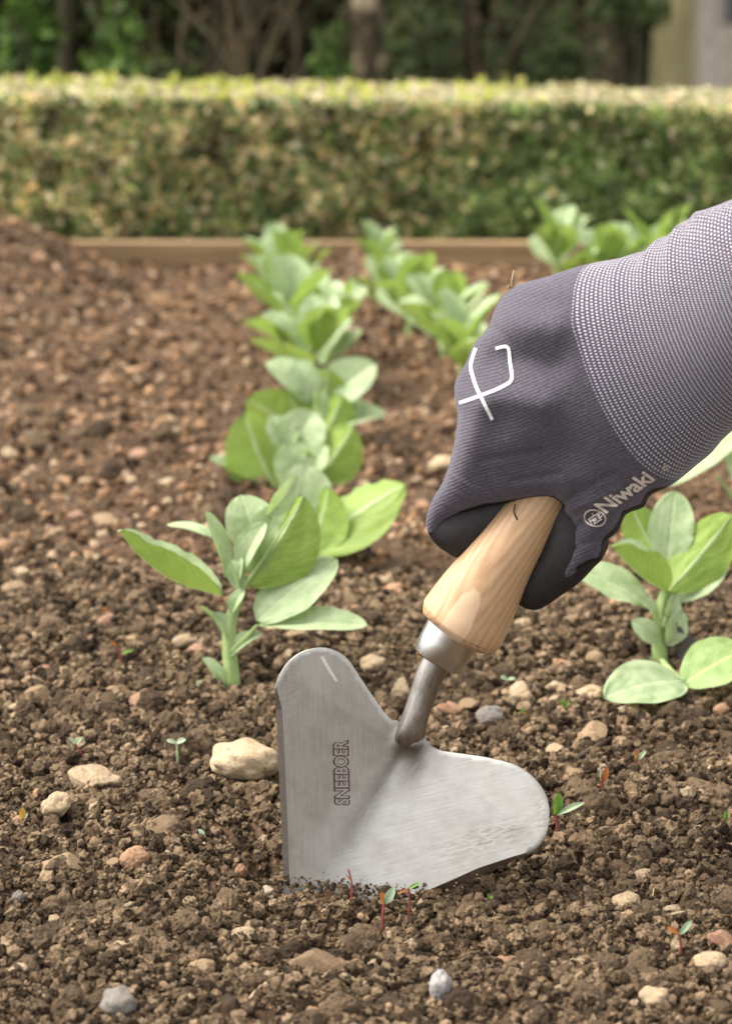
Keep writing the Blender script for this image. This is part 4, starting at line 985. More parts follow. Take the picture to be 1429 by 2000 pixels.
def hand_fields():
    xs = np.arange(810, 1660, ST_); ys = np.arange(260, 1215, ST_); ds = np.arange(-175, 640, ST_)
    bp = spline(BODY, 3)
    X, Y, g = poisson(xs, ys, bp)
    s = (X - OA[0]) * AI[0] + (Y - OA[1]) * AI[1]
    sp = lambda t, k: k * np.logaddexp(0, t / k)
    c = 92 + .56 * sp(s, 40) - .12 * sp(-s - 230, 30)
    c = c + 10 * np.exp(-((X - 1000) / 60) ** 2 - ((Y - 620) / 70) ** 2)
    g2 = 2 * g * .86 ** 2; soft = np.clip(g / 9000.0, 0, 1) ** .7
    # ridge of the index finger, tendons, hollow beside the thumb
    def bump(x0, y0, x1, y1, w_, a):
        return a * np.exp(-(segdist(X, Y, [(x0, y0), (x1, y1)], False) / w_) ** 2)
    h_add = bump(930, 800, 856, 1000, 34, 22) + bump(990, 625, 1080, 640, 36, 20) + bump(920, 765, 1060, 790, 32, 17) + bump(1200, 1000, 1110, 1090, 22, 12) \
        - bump(970, 700, 1080, 715, 26, 13) - bump(960, 935, 1090, 890, 45, 18) - bump(1130, 960, 1150, 1050, 18, 8)
    D3 = ds[None, None, :]; F = (D3 - (c + h_add * 0)[..., None]) ** 2 - g2[..., None]
    F = F.astype(np.float32)
    gr = np.gradient(F, ST_); F = F / np.sqrt(gr[0] ** 2 + gr[1] ** 2 + gr[2] ** 2 + 30 ** 2)
    F = F - (h_add * soft)[..., None] * np.clip((D3 - c[..., None]) / 25, 0, 1)
    # three more fingers, curled behind the handle
    for i_ in range(3):
        ch = [(970 + i_ * 50, 720, 40), (948 + i_ * 60, 845, -70), (1035 + i_ * 50, 915, -110), (1090 + i_ * 42, 890, -40)]
        for p0, p1 in zip(ch[:-1], ch[1:]):
            p0, p1 = np.array(p0, float), np.array(p1, float); dv = p1 - p0; L = dv @ dv
            t = np.clip(((X[..., None] - p0[0]) * dv[0] + (Y[..., None] - p0[1]) * dv[1] + (D3 - p0[2]) * dv[2]) / L, 0, 1)
            q = np.sqrt((X[..., None] - p0[0] - t * dv[0]) ** 2 + (Y[..., None] - p0[1] - t * dv[1]) ** 2 + (D3 - p0[2] - t * dv[2]) ** 2) - 36 + i_ * 2
            hh = np.clip(.5 + .5 * (q - F) / 8, 0, 1); F = (q * (1 - hh) + F * hh - 8 * hh * (1 - hh)).astype(np.float32)
    F = np.maximum(F, (armv(np.stack([X, Y, np.zeros_like(X)], -1))[..., None] + D3 * A3[2]) - 400)   # sleeve end beyond the frame
    return xs, ys, ds, X, Y, F
xs, ys, ds, X, Y, F = hand_fields()
GV, GF = surface_nets(F, (xs[0], ys[0], ds[0]), ST_)
def relax(V, Fq, n):
    E = np.concatenate([Fq[:, [0, 1]], Fq[:, [1, 2]], Fq[:, [2, 3]], Fq[:, [3, 0]]]); 
    for _ in range(n):
        A = np.zeros_like(V); c = np.zeros(len(V))
        np.add.at(A, E[:, 0], V[E[:, 1]]); np.add.at(c, E[:, 0], 1); np.add.at(A, E[:, 1], V[E[:, 0]]); np.add.at(c, E[:, 1], 1)
        V = V + .5 * (A / np.maximum(c, 1)[:, None] - V)
    return V
GV = relax(GV, GF, 2)
# knitted wrinkles around the index finger and at the cuff
def fabric_folds(V):
    x, y = V[:, 0], V[:, 1]; out = np.zeros(len(V))
    for k in range(5):
        x0, y0 = 872 + k * 4, 925 + k * 16
        t = (x - x0) / 120; yy = y0 + 34 * t + 18 * np.sin(t * 2) - k * 9 * t
        out += 3.4 * np.exp(-((y - yy) / 4.5) ** 2) * np.exp(-((x - x0 - 45) / 50) ** 2)
    for (x0, y0, x1, y1, w_, a_) in ((1100, 980, 1195, 925, 6, -4.5), (1122, 1030, 1200, 985, 6, -5), (1118, 1070, 1178, 1050, 5, -4), (1108, 1000, 1205, 955, 8, 3.5),
                                     (965, 640, 1030, 700, 7, -3), (905, 745, 985, 850, 8, -3), (1000, 940, 1090, 925, 7, -4), (940, 900, 1060, 880, 7, -3)):
        out += a_ * np.exp(-(segdist(x, y, [(x0, y0), (x1, y1)], False) / w_) ** 2)
    v_ = armv(V); top = np.clip(1 - (y - 400 + .42 * (x - 1429)) / 150, 0, 1)
    out += 5 * top * (np.exp(-((v_ - 150) / 15) ** 2) + np.exp(-((v_ - 215) / 14) ** 2) + .8 * np.exp(-((v_ - 90) / 14) ** 2))
    return out
nrm_ = np.zeros_like(GV); fn = np.cross(GV[GF[:, 2]] - GV[GF[:, 0]], GV[GF[:, 3]] - GV[GF[:, 1]])
for k in range(4): np.add.at(nrm_, GF[:, k], fn)
nrm_ /= np.linalg.norm(nrm_, axis=1)[:, None] + 1e-9
if (nrm_[:, 2] * (GV[:, 2] - 150)).mean() < 0: nrm_ = -nrm_
GV = GV + nrm_ * fabric_folds(GV)[:, None]
tree = BVHTree.FromPolygons([tuple(p) for p in GV], [tuple(int(i) for i in q) for q in GF])
def glove_d(x, y):
    out = []
    for a, b in zip(x, y):
        h = tree.ray_cast(Vector((a, b, 900)), Vector((0, 0, -1)))
        out.append(h[0][2] if h[0] is not None else 100)
    return np.array(out)
def mat_glove():
    m = N('purple_knit'); uv = m.attr('fab', 'Vector'); s = m.n('SeparateXYZ'); m.t.links.new(uv, s.inputs[0])
    p = m.attr('pix', 'Vector')
    rows = m.n('TexWave'); rows.wave_type = 'BANDS'; rows.bands_direction = 'Y'; rows.inputs['Scale'].default_value = 1
    rows.inputs['Distortion'].default_value = 1.1; rows.inputs['Detail'].default_value = 2; rows.inputs['Detail Scale'].default_value = 1.5
    m.t.links.new(m.attr('rib', 'Vector'), rows.inputs['Vector'])
    st = m.noise(1, m.mapping(p, (.16, .42, .3), (0, 0, rad(-10))), 3, .8)
    c = m.ramp(st, [(.3, (.034, .029, .041)), (.5, (.066, .058, .075)), (.72, (.120, .108, .131))])
    c = m.mix(.35, c, m.ramp(rows.outputs['Fac'], [(0, (.72, .7, .74)), (1, (1.08, 1.08, 1.08))]), 'MULTIPLY')
    # black dipped palm
    e = m.ramp(m.math('ADD', s.outputs[2], m.math('MULTIPLY', m.math('SUBTRACT', m.noise(.05, p, 3), .5), 12.0)), [(.0, (0, 0, 0)), (.999, (1, 1, 1))])
    k = m.math('GREATER_THAN', m.math('ADD', s.outputs[2], m.math('MULTIPLY', m.math('SUBTRACT', m.noise(.05, p, 3), .5), 4.0)), 0.0)
    c = m.mix(k, c, (.016, .014, .015))
    m.bump(m.math('ADD', m.math('MULTIPLY', rows.outputs['Fac'], .5), st), .55, .0006)
    m.fin(c, m.math('SUBTRACT', .88, m.math('MULTIPLY', k, .33)), spec=.2); m.b.inputs['Sheen Weight'].default_value = .2; m.b.inputs['Sheen Roughness'].default_value = .5
    m.set(m.b.inputs['Sheen Weight'], m.math('SUBTRACT', .22, m.math('MULTIPLY', k, .22)))
    m.b.inputs['Sheen Tint'].default_value = (.75, .72, .85, 1); return m.m
def mat_cuff():
    m = N('dotted_cuff_knit'); f_ = m.attr('fab', 'Vector'); s = m.n('SeparateXYZ'); m.t.links.new(f_, s.inputs[0])
    row = m.math('DIVIDE', s.outputs[1], 8.6); fl = m.math('FLOOR', row)
    par = m.math('MULTIPLY', m.math('FRACT', m.math('MULTIPLY', fl, .5)), 1.0)
    fr = m.math('SUBTRACT', m.math('FRACT', row), .5)
    w_ = m.math('MULTIPLY', m.math('SUBTRACT', m.noise(.08, m.attr('pix', 'Vector'), 2), .5), .6)
    col = m.math('ADD', m.math('ADD', m.math('DIVIDE', s.outputs[0], 7.4), par), w_)
    fc = m.math('SUBTRACT', m.math('FRACT', col), .5)
    d = m.math('SQRT', m.math('ADD', m.math('MULTIPLY', m.math('MULTIPLY', fr, fr), 1.25), m.math('MULTIPLY', m.math('MULTIPLY', fc, fc), 1.25)))
    dot = m.ramp(d, [(.25, (1, 1, 1)), (.38, (0, 0, 0))])
    tn = m.noise(.5, m.attr('pix', 'Vector'), 3)
    c = m.mix(dot, m.ramp(tn, [(.3, (.036, .028, .05)), (.7, (.09, .076, .115))]), m.ramp(tn, [(.3, (.25, .235, .26)), (.7, (.54, .52, .55))]))
    m.bump(m.math('SUBTRACT', 1.0, d), .7, .0010)
    m.fin(c, .85, spec=.2); m.b.inputs['Sheen Weight'].default_value = .25; return m.m
person = empty('person', D(1241, 718, 95), "person's gloved right hand gripping the wooden handle of the trowel", 'person')
M['glove'], M['cuff'] = mat_glove(), mat_cuff()
palm_line = np.array([(1429, 841), (1389, 884), (1361, 907), (1325, 937), (1302, 952), (1268, 968), (1257, 991), (1222, 1004), (1207, 1036), (1183, 1058), (1180, 1080), (1172, 1098), (1154, 1100), (1132, 1112)], float)
under_line = np.array([(836, 1046), (850, 1044), (868, 1021), (898, 1003), (943, 989), (998, 981), (1052, 973), (1080, 973), (1098, 989)], float)
def skin_mesh(V, Fq, name, parent, mat, cut=None, keep=1, coat=None):
    bm = bmesh.new(); bv = [bm.verts.new(p) for p in V]
    for q in Fq:
        try: bm.faces.new([bv[int(i)] for i in q])
        except ValueError: pass
    bmesh.ops.recalc_face_normals(bm, faces=bm.faces)
    if cut is not None:
        bmesh.ops.bisect_plane(bm, geom=bm.verts[:] + bm.edges[:] + bm.faces[:], plane_co=Vector(OA + A3 * cut), plane_no=Vector(A3), clear_outer=keep < 0, clear_inner=keep > 0)
    VV = np.array([q.co[:] for q in bm.verts])
    v_ = armv(VV); q1 = (VV - OA) @ E1; q2 = (VV - OA) @ E2
    u_ = np.arctan2(q2, q1) * 205
    if coat is None:
        c1 = 9 - segdist(VV[:, 0], VV[:, 1], palm_line, False); c1 = np.where(v_ > -10, -20, c1)
        c2 = 5 - segdist(VV[:, 0], VV[:, 1], under_line, False)
        mid = 60 + .56 * np.clip(v_, 0, 500)
        c3 = np.where((VV[:, 2] < mid), 20, -20) if True else 0
        co = np.maximum(np.maximum(c1, c2), np.where(VV[:, 2] < 70, (70 - VV[:, 2]) * .5 - 6, -20))
        co = np.where(v_ > -12, -20, co)
    else: co = np.full(len(VV), coat)
    W_ = D(VV[:, 0], VV[:, 1], VV[:, 2]) - np.array(person.location)
    for q, p in zip(bm.verts, W_): q.co = p
    bmesh.ops.recalc_face_normals(bm, faces=bm.faces)
    for fc in bm.faces: fc.smooth = True
    me = bpy.data.meshes.new(name); bm.to_mesh(me); bm.free(); me.materials.append(mat)
    ln_ = np.array([(700, 1120), (790, 1075), (836, 1040), (868, 1018), (943, 985), (1052, 958), (1250, 870), (1600, 690)], float)
    rd = segdist(VV[:, 0], VV[:, 1], ln_, False)
    rib = np.stack([VV[:, 0] * .004, rd * (.0475 + .006 * np.clip((VV[:, 0] - 850) / 200, -.2, 1) * 0), VV[:, 2] * .004], 1)
    for nm, arr in (('pix', VV), ('fab', np.stack([u_, v_, co], 1)), ('rib', rib)):
        a = me.attributes.new(nm, 'FLOAT_VECTOR', 'POINT'); a.data.foreach_set('vector', arr.astype(np.float32).ravel())
    o = bpy.data.objects.new(name, me); C.objects.link(o); o.parent = parent; return o
glove = skin_mesh(GV, GF, 'glove', person, M['glove'], 13, -1)
skin_mesh(GV, GF, 'cuff', glove, M['cuff'], 13, 1)
M['coat'] = mat_plain('black_dipped_rubber', (.022, .019, .020), (.012, .010, .011), 300, .55, .25, spec=.3)
def pad(name, poly, c, k, d0, d1, cs=None):
    x0, y0 = np.min(poly, 0) - 12; x1, y1 = np.max(poly, 0) + 12; st = 3.0
    xs_, ys_, ds_ = np.arange(x0, x1, st), np.arange(y0, y1, st), np.arange(d0, d1, st)
    X_, Y_, g_ = poisson(xs_, ys_, spline(poly, 4), 1200)
    cc = c if cs is None else c + cs[0] * (X_ - np.mean(poly, 0)[0]) + cs[1] * (Y_ - np.mean(poly, 0)[1])
    F_ = (ds_[None, None, :] - (cc if np.isscalar(cc) else cc[..., None])) ** 2 - (2 * g_ * k * k)[..., None]
    gr = np.gradient(F_, st); F_ = F_ / np.sqrt(gr[0] ** 2 + gr[1] ** 2 + gr[2] ** 2 + 15 ** 2)
    v_, f_ = surface_nets(F_, (xs_[0], ys_[0], ds_[0]), st); v_ = relax(v_, f_, 2)
    return skin_mesh(v_, f_, name, glove, M['coat'], coat=20)
pad('index_finger_pad', UNDER, 52, .75, -20, 140)
pad('thumb_pad', THUMB, 52, .85, -60, 170, (.1, -.10))
M['print'] = mat_plain('white_print', (.74, .72, .74), (.66, .64, .67), 400, .75, .3)
M['print2'] = mat_plain('beige_print', (.60, .52, .47), (.48, .41, .37), 400, .75, .3)
def ribbon(pts, wd, closed=False, per=5):
    p = spline(pts, per, closed); tg = (np.roll(p, -1, 0) - np.roll(p, 1, 0)) if closed else np.gradient(p, axis=0)
    tg /= np.linalg.norm(tg, axis=1)[:, None]; nn = np.stack([-tg[:, 1], tg[:, 0]], 1) * wd / 2; n = len(p)
    v_ = np.concatenate([p + nn, p, p - nn]); fs = []
    for i in range(n if closed else n - 1):
        j = (i + 1) % n
        for a in (0, n): fs += [(a + i, a + j, a + n + j), (a + i, a + n + j, a + n + i)]
    return v_, fs
def join(*parts):
    V_, F_ = [], []; o = 0
    for v_, f_ in parts: V_.append(v_); F_ += [tuple(i + o for i in t) for t in f_]; o += len(v_)
    return np.concatenate(V_), F_
v, f = ribbon([(928, 680), (922, 698), (918.5, 716), (923, 736), (930, 757), (944, 786), (961, 820)], 6.4)
solid(v, f, glove_d, 1.6, 'emblem', glove, person, M['print'], 2)
v, f = ribbon([(967, 681), (979, 677.5), (988, 677), (993, 684), (995, 705), (999, 733), (997, 743), (988, 751), (960, 764), (925, 777), (896, 787)], 6.4)
solid(v, f, glove_d, 2.1, 'emblem', glove, person, M['print'], 2)
v, f = text_pts('Niwaki', .028)
solid(place_text(v, (1182, 1003), (97, -67), (-24, -17)), f, glove_d, 2.0, 'glove_lettering', glove, person, M['print2'], 2)
def ell(cx_, cy_, a, b, rot, n=22):
    t = np.linspace(0, 2 * np.pi, n, endpoint=False); c_, s_ = math.cos(rot), math.sin(rot)
    return [(cx_ + a * math.cos(q) * c_ - b * math.sin(q) * s_, cy_ + a * math.cos(q) * s_ + b * math.sin(q) * c_) for q in t]
def L(x0, y0, x1, y1):      # strokes inside the round seal, in seal units
    e1 = np.array([.83, -.56]) * 19; e2 = np.array([.40, .70]) * 17; o_ = np.array([1161, 1012.])
    return ribbon([o_ + e1 * x0 + e2 * y0, o_ + e1 * (x0 + x1) / 2 + e2 * (y0 + y1) / 2, o_ + e1 * x1 + e2 * y1], 2.2)
seal = join(ribbon(ell(1161, 1012, 21, 15.5, .25), 2.6, True), L(-.7, -.35, .7, -.35), L(-.55, .05, .1, .05), L(.25, -.1, .75, -.1), L(0, -.8, 0, -.35), L(-.6, -.35, -.6, .6), L(-.3, .3, .1, .3), L(.3, .3, .8, .3), L(-.25, -.1, -.25, .7), L(.45, -.3, .45, .7), L(-.4, .65, .6, .65))
solid(*seal, glove_d, 2.0, 'round_seal', glove, person, M['print2'], 2)
solid(*join(ribbon(ell(1299, 914, 7, 4.5, -.6, 12), 1.4, True), ribbon([(1297, 917), (1296, 913), (1300, 911), (1301, 914), (1302, 917)], 1.3)), glove_d, 2.0, 'registered_mark', glove, person, M['print2'], 2)
thr = mat_plain('pale_thread', (.55, .42, .28), None, 300, .8, 0)
def thread(pts, mat, w_):
    dd = [glove_d(np.array([max(q[0], 0)]), np.array([q[1]]))[0] if len(q) < 3 else q[2] for q in pts]
    v_, f_ = tube([D(q[0], q[1], d_) for q, d_ in zip(pts, dd)], [w_ * S] * len(pts), 6); grandchild(glove, person, 'loose_thread', v_, f_, mat)
thread([(1006, 566, 110), (1001, 560, 112), (998, 552, 114), (1000, 540, 112), (1003, 528, 110)], thr, .9)
thread([(1001, 560, 112), (994, 557, 115), (989, 563, 112)], thr, .8)
dk = mat_plain('dark_thread', (.07, .035, .035), None, 300, .8, 0)
thread([(1006, 984, 116), (1003, 998, 118), (1009, 1014, 119), (1021, 1026, 112)], dk, 1.7)
# ------------------------------------------------------------------ far edge of the bed
wm = N('weathered_board'); q = wm.obj()
wm.bump(wm.noise(1, wm.mapping(q, (4, 60, 160)), 5, .7), .5, .002)
wm.fin(wm.ramp(wm.noise(1, wm.mapping(q, (3, 40, 90)), 6, .7), [(.3, (.13, .085, .042)), (.7, (.36, .24, .13))]), .8)
def boxmesh(name, sx, sy, sz, mat, loc, parent=None, rot=0, bev=.003):
    bm = bmesh.new(); bmesh.ops.create_cube(bm, size=1); bmesh.ops.scale(bm, vec=(sx, sy, sz), verts=bm.verts)
    bmesh.ops.bevel(bm, geom=bm.edges[:], offset=bev, segments=2, affect='EDGES', profile=.5)
    me = bpy.data.meshes.new(name); bm.to_mesh(me); bm.free(); me.materials.append(mat)
    o = bpy.data.objects.new(name, me); C.objects.link(o); o.location = loc; o.rotation_euler = (0, 0, rot)
    if parent: o.parent = parent
    return o
tag(boxmesh('edging_board', 3.2, .03, .058, wm.m, (0, 2.83, -.004), rot=-.012), 'low wooden board edging the bed before the clipped hedge', 'edging board')

# ------------------------------------------------------------------ clipped hedge, built of leaves
def leafcards(r_, n, c, nrm, size, jit=.9, asp=.55):
    """n pointed oval leaves (4 triangles each)"""
    a = r_.normal(size=(n, 3)); nn = nrm + jit * r_.normal(size=(n, 3)); nn /= np.linalg.norm(nn, axis=1)[:, None]
    a = a - nn * (a * nn).sum(1)[:, None]; a /= np.linalg.norm(a, axis=1)[:, None]; b = np.cross(nn, a)
    s = size[:, None] if np.ndim(size) else size
    p = [c - a * s * .5, c - a * s * .1 + b * s * asp * .5, c + a * s * .5, c - a * s * .1 - b * s * asp * .5, c + nn * s * -.08]
    V = np.stack(p, 1).reshape(-1, 3); k = np.arange(n) * 5
    F = np.stack([np.stack([k + i, k + j, k + 4], 1) for i, j in ((0, 1), (1, 2), (2, 3), (3, 0))], 1).reshape(-1, 3)
    return V, F
def pal(r_, w, cols):
    """pick colours by weights w (n,k)"""
    w = w / w.sum(1)[:, None]; cw = np.cumsum(w, 1); q = r_.random(len(w))[:, None]; i = (q > cw).sum(1)
    return np.array(cols)[np.clip(i, 0, len(cols) - 1)] * r_.uniform(.7, 1.3, (len(w), 1))
M['foliage'] = mat_tint('hedge_leaves', .5, .25, .3)
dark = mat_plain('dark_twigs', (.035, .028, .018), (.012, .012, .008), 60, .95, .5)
HX0, HX1, HY0, HD = -1.5, 1.5, 2.93, .56
def htop(x): return .212 - .014 * x
hedge = empty('clipped_hedge', (0, HY0, 0), 'low clipped hedge with cream topped shoots and brown patches behind the bed', 'hedge')
r = np.random.default_rng(21)
n = 76000
x = r.uniform(HX0, HX1, n); z = htop(x) * r.random(n); dep = r.random(n) ** 2 * .07
nb = vnoise(x * 9, z * 16, 2)
c_ = np.stack([x, HY0 + dep + .015 * vnoise(x * 14, z * 14, 7) + .012 * nb, z], 1)
N_ = np.tile(np.array([0, -1, .35]), (n, 1))
brown = np.clip(.34 - .25 * x + 1.3 * vnoise(x * 3.2 + 4, z * 5, 1) + 1.7 * np.exp(-((x + .44) / .16) ** 2) + .4 * np.exp(-((x - .02) / .10) ** 2), .03, 1.1)
wts = np.stack([np.full(n, 1.0), np.full(n, .85), np.full(n, .35), brown * .9, brown * .35, np.full(n, .10)], 1)
COLS = [(.10, .165, .045), (.20, .26, .08), (.38, .40, .16), (.62, .48, .24), (.76, .63, .38), (.62, .64, .42)]
V1, F1 = leafcards(r, n, c_, N_, .013 + .008 * r.random(n)); K1 = pal(r, wts, COLS) * np.clip(1.0 + .42 * vnoise(x * 26, z * 26, 5) + .55 * vnoise(x * 55, z * 55, 5), .2, 1.8)[:, None]  # noise paints lit clumps and dark shaded hollows into the leaf colours
n2 = 26000
x = r.uniform(HX0, HX1, n2); y = HY0 + HD * r.random(n2); ht = htop(x) + .007 * vnoise(x * 25, y * 25, 3)
ht = ht - .030 * np.exp(-(y - HY0) / .045) + .006 * vnoise(x * 11, y * 11, 6)
c2_ = np.stack([x, y, ht - .02 * r.random(n2) ** 2], 1)
w2 = np.stack([np.full(n2, .35), np.full(n2, .5), np.full(n2, .6), np.full(n2, .5), np.full(n2, 2.6), np.full(n2, .45)], 1)
V2, F2 = leafcards(r, n2, c2_, np.tile(np.array([0, -.2, 1.]), (n2, 1)), .013 + .009 * r.random(n2), .7); K2 = pal(r, w2, COLS[:4] + [(.56, .48, .33), (.46, .46, .24)])
V = np.concatenate([V1, V2]); Fq = np.concatenate([F1, F2 + len(V1)]); K = np.concatenate([np.repeat(K1, 5, 0), np.repeat(K2, 5, 0)])
child(hedge, 'foliage', V, Fq, M['foliage'], col=K, smooth=False)
n3 = 520
x = r.uniform(HX0, HX1, n3) ; cl = vnoise(x * 6, 4.2, 1) > -.1; x = x[cl]; n3 = len(x)
y = HY0 + HD * r.random(n3); hh = .006 + .018 * r.random(n3) ** 1.5
tp = []; ss = []
for k in range(6):
    t = (k + .5) / 6; tp.append(np.stack([x + .003 * r.normal(size=n3), y + .003 * r.normal(size=n3), htop(x) + hh * t], 1))
tp = np.concatenate(tp); V3, F3 = leafcards(r, len(tp), tp, np.tile(np.array([0, -.5, .6]), (len(tp), 1)), .010 + .006 * r.random(len(tp)), 1.0)
K3 = pal(r, np.tile(np.array([[1, .7, .3]]), (len(tp), 1)), [(.50, .52, .10), (.40, .44, .10), (.55, .48, .20)])
child(hedge, 'young_shoots', V3, F3, M['foliage'], col=np.repeat(K3, 5, 0), smooth=False)
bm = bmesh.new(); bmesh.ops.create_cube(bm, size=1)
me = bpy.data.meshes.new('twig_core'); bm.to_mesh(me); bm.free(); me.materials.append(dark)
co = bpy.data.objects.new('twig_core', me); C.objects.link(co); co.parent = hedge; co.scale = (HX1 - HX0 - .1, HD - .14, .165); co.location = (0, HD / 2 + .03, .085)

# ------------------------------------------------------------------ shaded trees and undergrowth beyond the hedge
def at(px, z):                       # ground point at picture column px, z metres away
    p = P(px, 100, z); return np.array([p[0], p[1], -.03])
barkm = N('green_bark'); q = barkm.pos()
barkm.bump(barkm.noise(1, barkm.mapping(q, (60, 60, 12)), 6, .7), .8, .01)
barkm.fin(barkm.ramp(barkm.noise(1, barkm.mapping(q, (30, 30, 6)), 6, .7), [(.3, (.22, .19, .09)), (.7, (.42, .37, .19))]), .9)
barkp = N('flaking_bark'); q = barkp.pos()
barkp.bump(barkp.noise(30, q, 6, .7), .9, .012)
barkp.fin(barkp.ramp(barkp.noise(14, q, 5, .65), [(.44, (.06, .048, .028)), (.54, (.18, .14, .08)), (.62, (.58, .46, .31))]), .9)
bd = mat_plain('dark_bark', (.085, .07, .04), (.035, .03, .018), 40, .95, .7)
def tree(px, z, rad_, mat, label, shade_crown=True, seed=0, lean=0.0, hgt=2.6):
    g = at(px, z); root = empty('tree', g, label, 'tree', 'trees in the shade behind the hedge'); rr = np.random.default_rng(seed)
    pts = [g + np.array([0, 0, -.05]), g + np.array([0, 0, .25]), g + np.array([lean * .3, 0, .8]), g + np.array([lean * .6, .03, 1.6]), g + np.array([lean, 0, hgt])]
    v, f = tube(pts, [rad_ * 1.25, rad_, rad_ * .9, rad_ * .7, rad_ * .3], 28)
    k = 1 + .07 * vnoise(v[:, 0] * 14, v[:, 1] * 14, v[:, 2] * 5); c0 = g[:2]
    v[:, :2] = c0 + (v[:, :2] - c0) * k[:, None]
    child(root, 'trunk', v, f, mat)
    if shade_crown:  # canopy out of view, put in to block sky and darken the background
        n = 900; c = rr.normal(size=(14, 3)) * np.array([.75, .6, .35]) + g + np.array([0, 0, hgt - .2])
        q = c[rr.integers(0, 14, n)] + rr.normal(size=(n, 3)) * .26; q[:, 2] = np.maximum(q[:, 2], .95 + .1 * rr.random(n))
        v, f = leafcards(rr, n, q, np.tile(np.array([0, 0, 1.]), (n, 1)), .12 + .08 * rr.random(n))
        child(root, 'shade_crown', v, f, M['foliage'], col=np.repeat(pal(rr, np.ones((n, 2)), [(.03, .06, .02), (.05, .09, .03)]), 5, 0), smooth=False)
        for j in range(5):
            v, f = tube([pts[3], (pts[3] + c[j]) / 2 + np.array([0, 0, .1]), c[j]], [rad_ * .4, rad_ * .25, .01], 8); child(root, 'limb', v, f, mat)
for a in [(1310, 5.6, .058, barkm.m, 'thick straight trunk with greenish bark near the right border', True, 1, 0.02),
          (722, 6.2, .050, barkp.m, 'trunk with pale flaking patches behind the middle of the hedge', True, 2, -.1),
          (1196, 6.0, .085, barkp.m, 'broad trunk with cream patches left of the greenish one', True, 3, .05),
          (130, 6.4, .026, bd, 'dark brown trunk behind the left end of the hedge', True, 4, .1),
          (430, 6.8, .016, bd, 'slender dark trunk left of the flaking one', True, 5, -.2),
          (505, 6.1, .012, bd, 'thin dark stem rising from the hedge at left of centre', False, 6, -.6, 1.6),
          (575, 6.3, .012, bd, 'thin dark stem second left of the flaking trunk', False, 7, -.8, 1.6),
          (905, 6.4, .018, bd, 'dark trunk right of the centre', True, 8, .1),
          (968, 6.9, .020, bd, 'dark trunk second right of the centre', True, 9, 0),
          (-150, 6.0, .05, bd, 'dark trunk outside the left border', True, 10, 0),
          (1620, 6.2, .05, bd, 'dark trunk outside the right border', True, 11, 0)]:
    tree(*a)
def shrub(px, z, w_, h_, cols, label, seed, n=900, sz=.04, z0=0.0):
    g = at(px, z); rr = np.random.default_rng(seed); root = empty('shrub', g, label, 'shrub', 'shrubs in the shade behind the hedge')
    q = rr.normal(size=(n, 3)); q /= np.linalg.norm(q, axis=1)[:, None]; nn = q.copy(); q *= rr.random((n, 1)) ** .4
    q = g + np.array([0, 0, z0 + h_ * .5]) + q * np.array([w_ / 2, w_ / 2.5, h_ * .55]) * (1 + .3 * vnoise(q[:, 0] * 3, q[:, 1] * 3, q[:, 2] * 3 + seed)[:, None])
    q[:, 2] = np.maximum(q[:, 2], 0)
    v, f = leafcards(rr, n, q, nn * .5 + np.array([0, -.3, .6]), sz * (.7 + .6 * rr.random(n)))
    child(root, 'foliage', v, f, M['foliage'], col=np.repeat(pal(rr, np.ones((n, len(cols))), cols), 5, 0), smooth=False)
    for j in range(4):
        e = g + np.array([rr.uniform(-.3, .3) * w_, rr.uniform(-.1, .1), z0 + h_ * .8]); v, f = tube([g + np.array([rr.uniform(-.02, .02), 0, 0]), (g + e) / 2 + np.array([.02, 0, .02]), e], [.008, .006, .002], 6)
        child(root, 'branch', v, f, bd)
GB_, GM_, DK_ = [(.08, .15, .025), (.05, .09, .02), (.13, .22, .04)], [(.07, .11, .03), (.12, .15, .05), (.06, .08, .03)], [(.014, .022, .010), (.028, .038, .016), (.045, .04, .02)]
for a in [(62, 5.2, .16, .42, GB_, 'green leafy sprig in the shade at far left', 31), (228, 5.0, .17, .36, GB_, 'bright green leafy sprig left of the dark stems', 32, 420),
          (300, 5.3, .22, .22, GM_, 'low green undergrowth right of the bright sprig', 33, 380), (645, 5.4, .14, .30, GB_, 'green sprig just left of the flaking trunk', 34, 260),
          (825, 5.3, .22, .44, GM_, 'mid green sprig right of the flaking trunk', 35, 480), (1100, 5.5, .26, .34, GM_, 'olive undergrowth between the dark and the broad trunk', 36, 380),
          (1010, 5.8, .22, .40, GM_, 'sparse olive sprig behind the dark trunks', 37, 260), (1225, 5.2, .24, .10, GM_, 'yellow green tuft above the hedge at right', 38, 300, .04, .30),
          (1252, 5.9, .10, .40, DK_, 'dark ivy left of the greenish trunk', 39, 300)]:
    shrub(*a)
def bare_shrub(px, z, w_, h_, label, seed):
    g = at(px, z); rr = np.random.default_rng(seed); root = empty('bare_shrub', g, label, 'shrub', 'shrubs in the shade behind the hedge')
    for j in range(11):
        a = rr.uniform(-1, 1); e = g + np.array([a * w_, rr.uniform(-.15, .15), h_ * rr.uniform(.7, 1.3)]); md = (g + e) / 2 + rr.normal(size=3) * .05
        v, f = tube([g + np.array([rr.uniform(-.05, .05), 0, 0]), md, e], [.007, .005, .002], 7); child(root, 'branch', v, f, bw)
bw = mat_plain('brown_branch', (.17, .13, .07), (.09, .07, .04), 40, .9, .4)
for a in [(480, 5.6, .35, .5, 'tangle of bare slanting branches left of the flaking trunk', 51), (930, 5.8, .40, .5, 'tangle of bare branches right of the centre', 52), (330, 6.3, .3, .5, 'sparse bare branches above the hedge at left', 53), (1110, 6.2, .3, .5, 'sparse bare branches left of the broad trunk', 54)]: bare_shrub(*a)
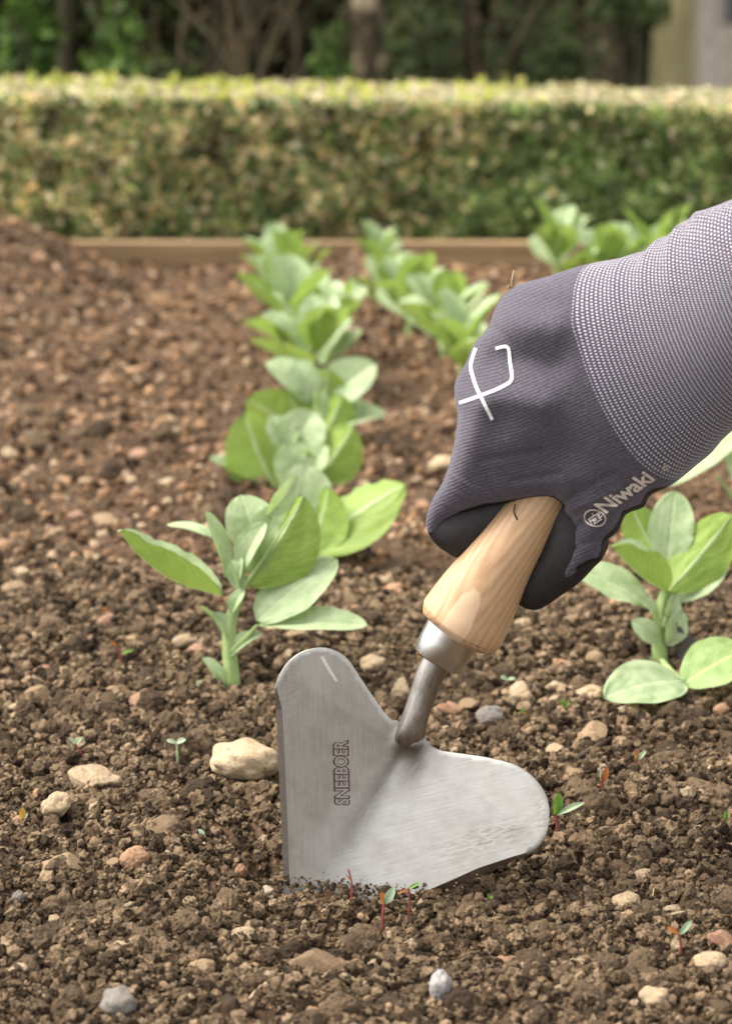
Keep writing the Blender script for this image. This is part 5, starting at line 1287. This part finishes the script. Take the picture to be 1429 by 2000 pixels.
# dense dark evergreen belt closing the view
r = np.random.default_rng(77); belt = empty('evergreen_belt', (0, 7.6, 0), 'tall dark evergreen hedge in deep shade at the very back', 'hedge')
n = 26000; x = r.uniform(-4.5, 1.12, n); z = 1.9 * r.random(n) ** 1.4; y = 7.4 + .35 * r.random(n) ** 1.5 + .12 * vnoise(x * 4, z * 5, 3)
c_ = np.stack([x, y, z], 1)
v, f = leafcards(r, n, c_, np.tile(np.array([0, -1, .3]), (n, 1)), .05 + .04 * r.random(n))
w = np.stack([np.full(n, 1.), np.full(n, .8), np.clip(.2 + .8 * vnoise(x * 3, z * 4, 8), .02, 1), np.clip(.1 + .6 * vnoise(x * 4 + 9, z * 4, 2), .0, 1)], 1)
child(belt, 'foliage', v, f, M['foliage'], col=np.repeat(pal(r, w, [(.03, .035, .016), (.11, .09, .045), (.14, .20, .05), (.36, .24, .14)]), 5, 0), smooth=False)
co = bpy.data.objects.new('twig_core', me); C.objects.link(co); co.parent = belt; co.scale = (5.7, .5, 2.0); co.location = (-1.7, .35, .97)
# grey boarded shed at the right border
shed = empty('garden_shed', at(1440, 7.0), 'pale grey boarded shed with a bluish window at the right border', 'shed')
bo = mat_plain('grey_boards', (.78, .70, .60), (.55, .46, .37), 20, .85, .3); g = at(1440, 7.0)
xa, xb = at(1368, 7.0)[0], at(1368, 7.0)[0] + 2.4
k = 0; xx = xa
while xx < xb:
    boxmesh('wall_board', .098, .02, 2.0, bo, (xx + .05 - g[0], 0, 1.0), shed, 0, .004); xx += .104
bl_ = mat_plain('window_pane_blue', (.10, .14, .20), (.07, .10, .15), 5, .15, 0)
wf = boxmesh('window', .62, .03, .62, mat_plain('grey_frame', (.20, .20, .22), None, 30, .7, .2), (at(1412, 7.0)[0] + .31 - g[0], -.03, .27 + .33), shed)
pn = boxmesh('pane', .54, .02, .54, bl_, (0, -.012, 0), wf)
boxmesh('side_wall', .02, 1.6, 2.0, bo, (xa - g[0] - .012, .82, 1.0), shed, 0, .003)
rf = boxmesh('roof', 2.7, 2.0, .06, mat_plain('roof_felt', (.06, .06, .06), None, 30, .9, .3), ((xa + xb) / 2 - g[0], .7, 2.05), shed)
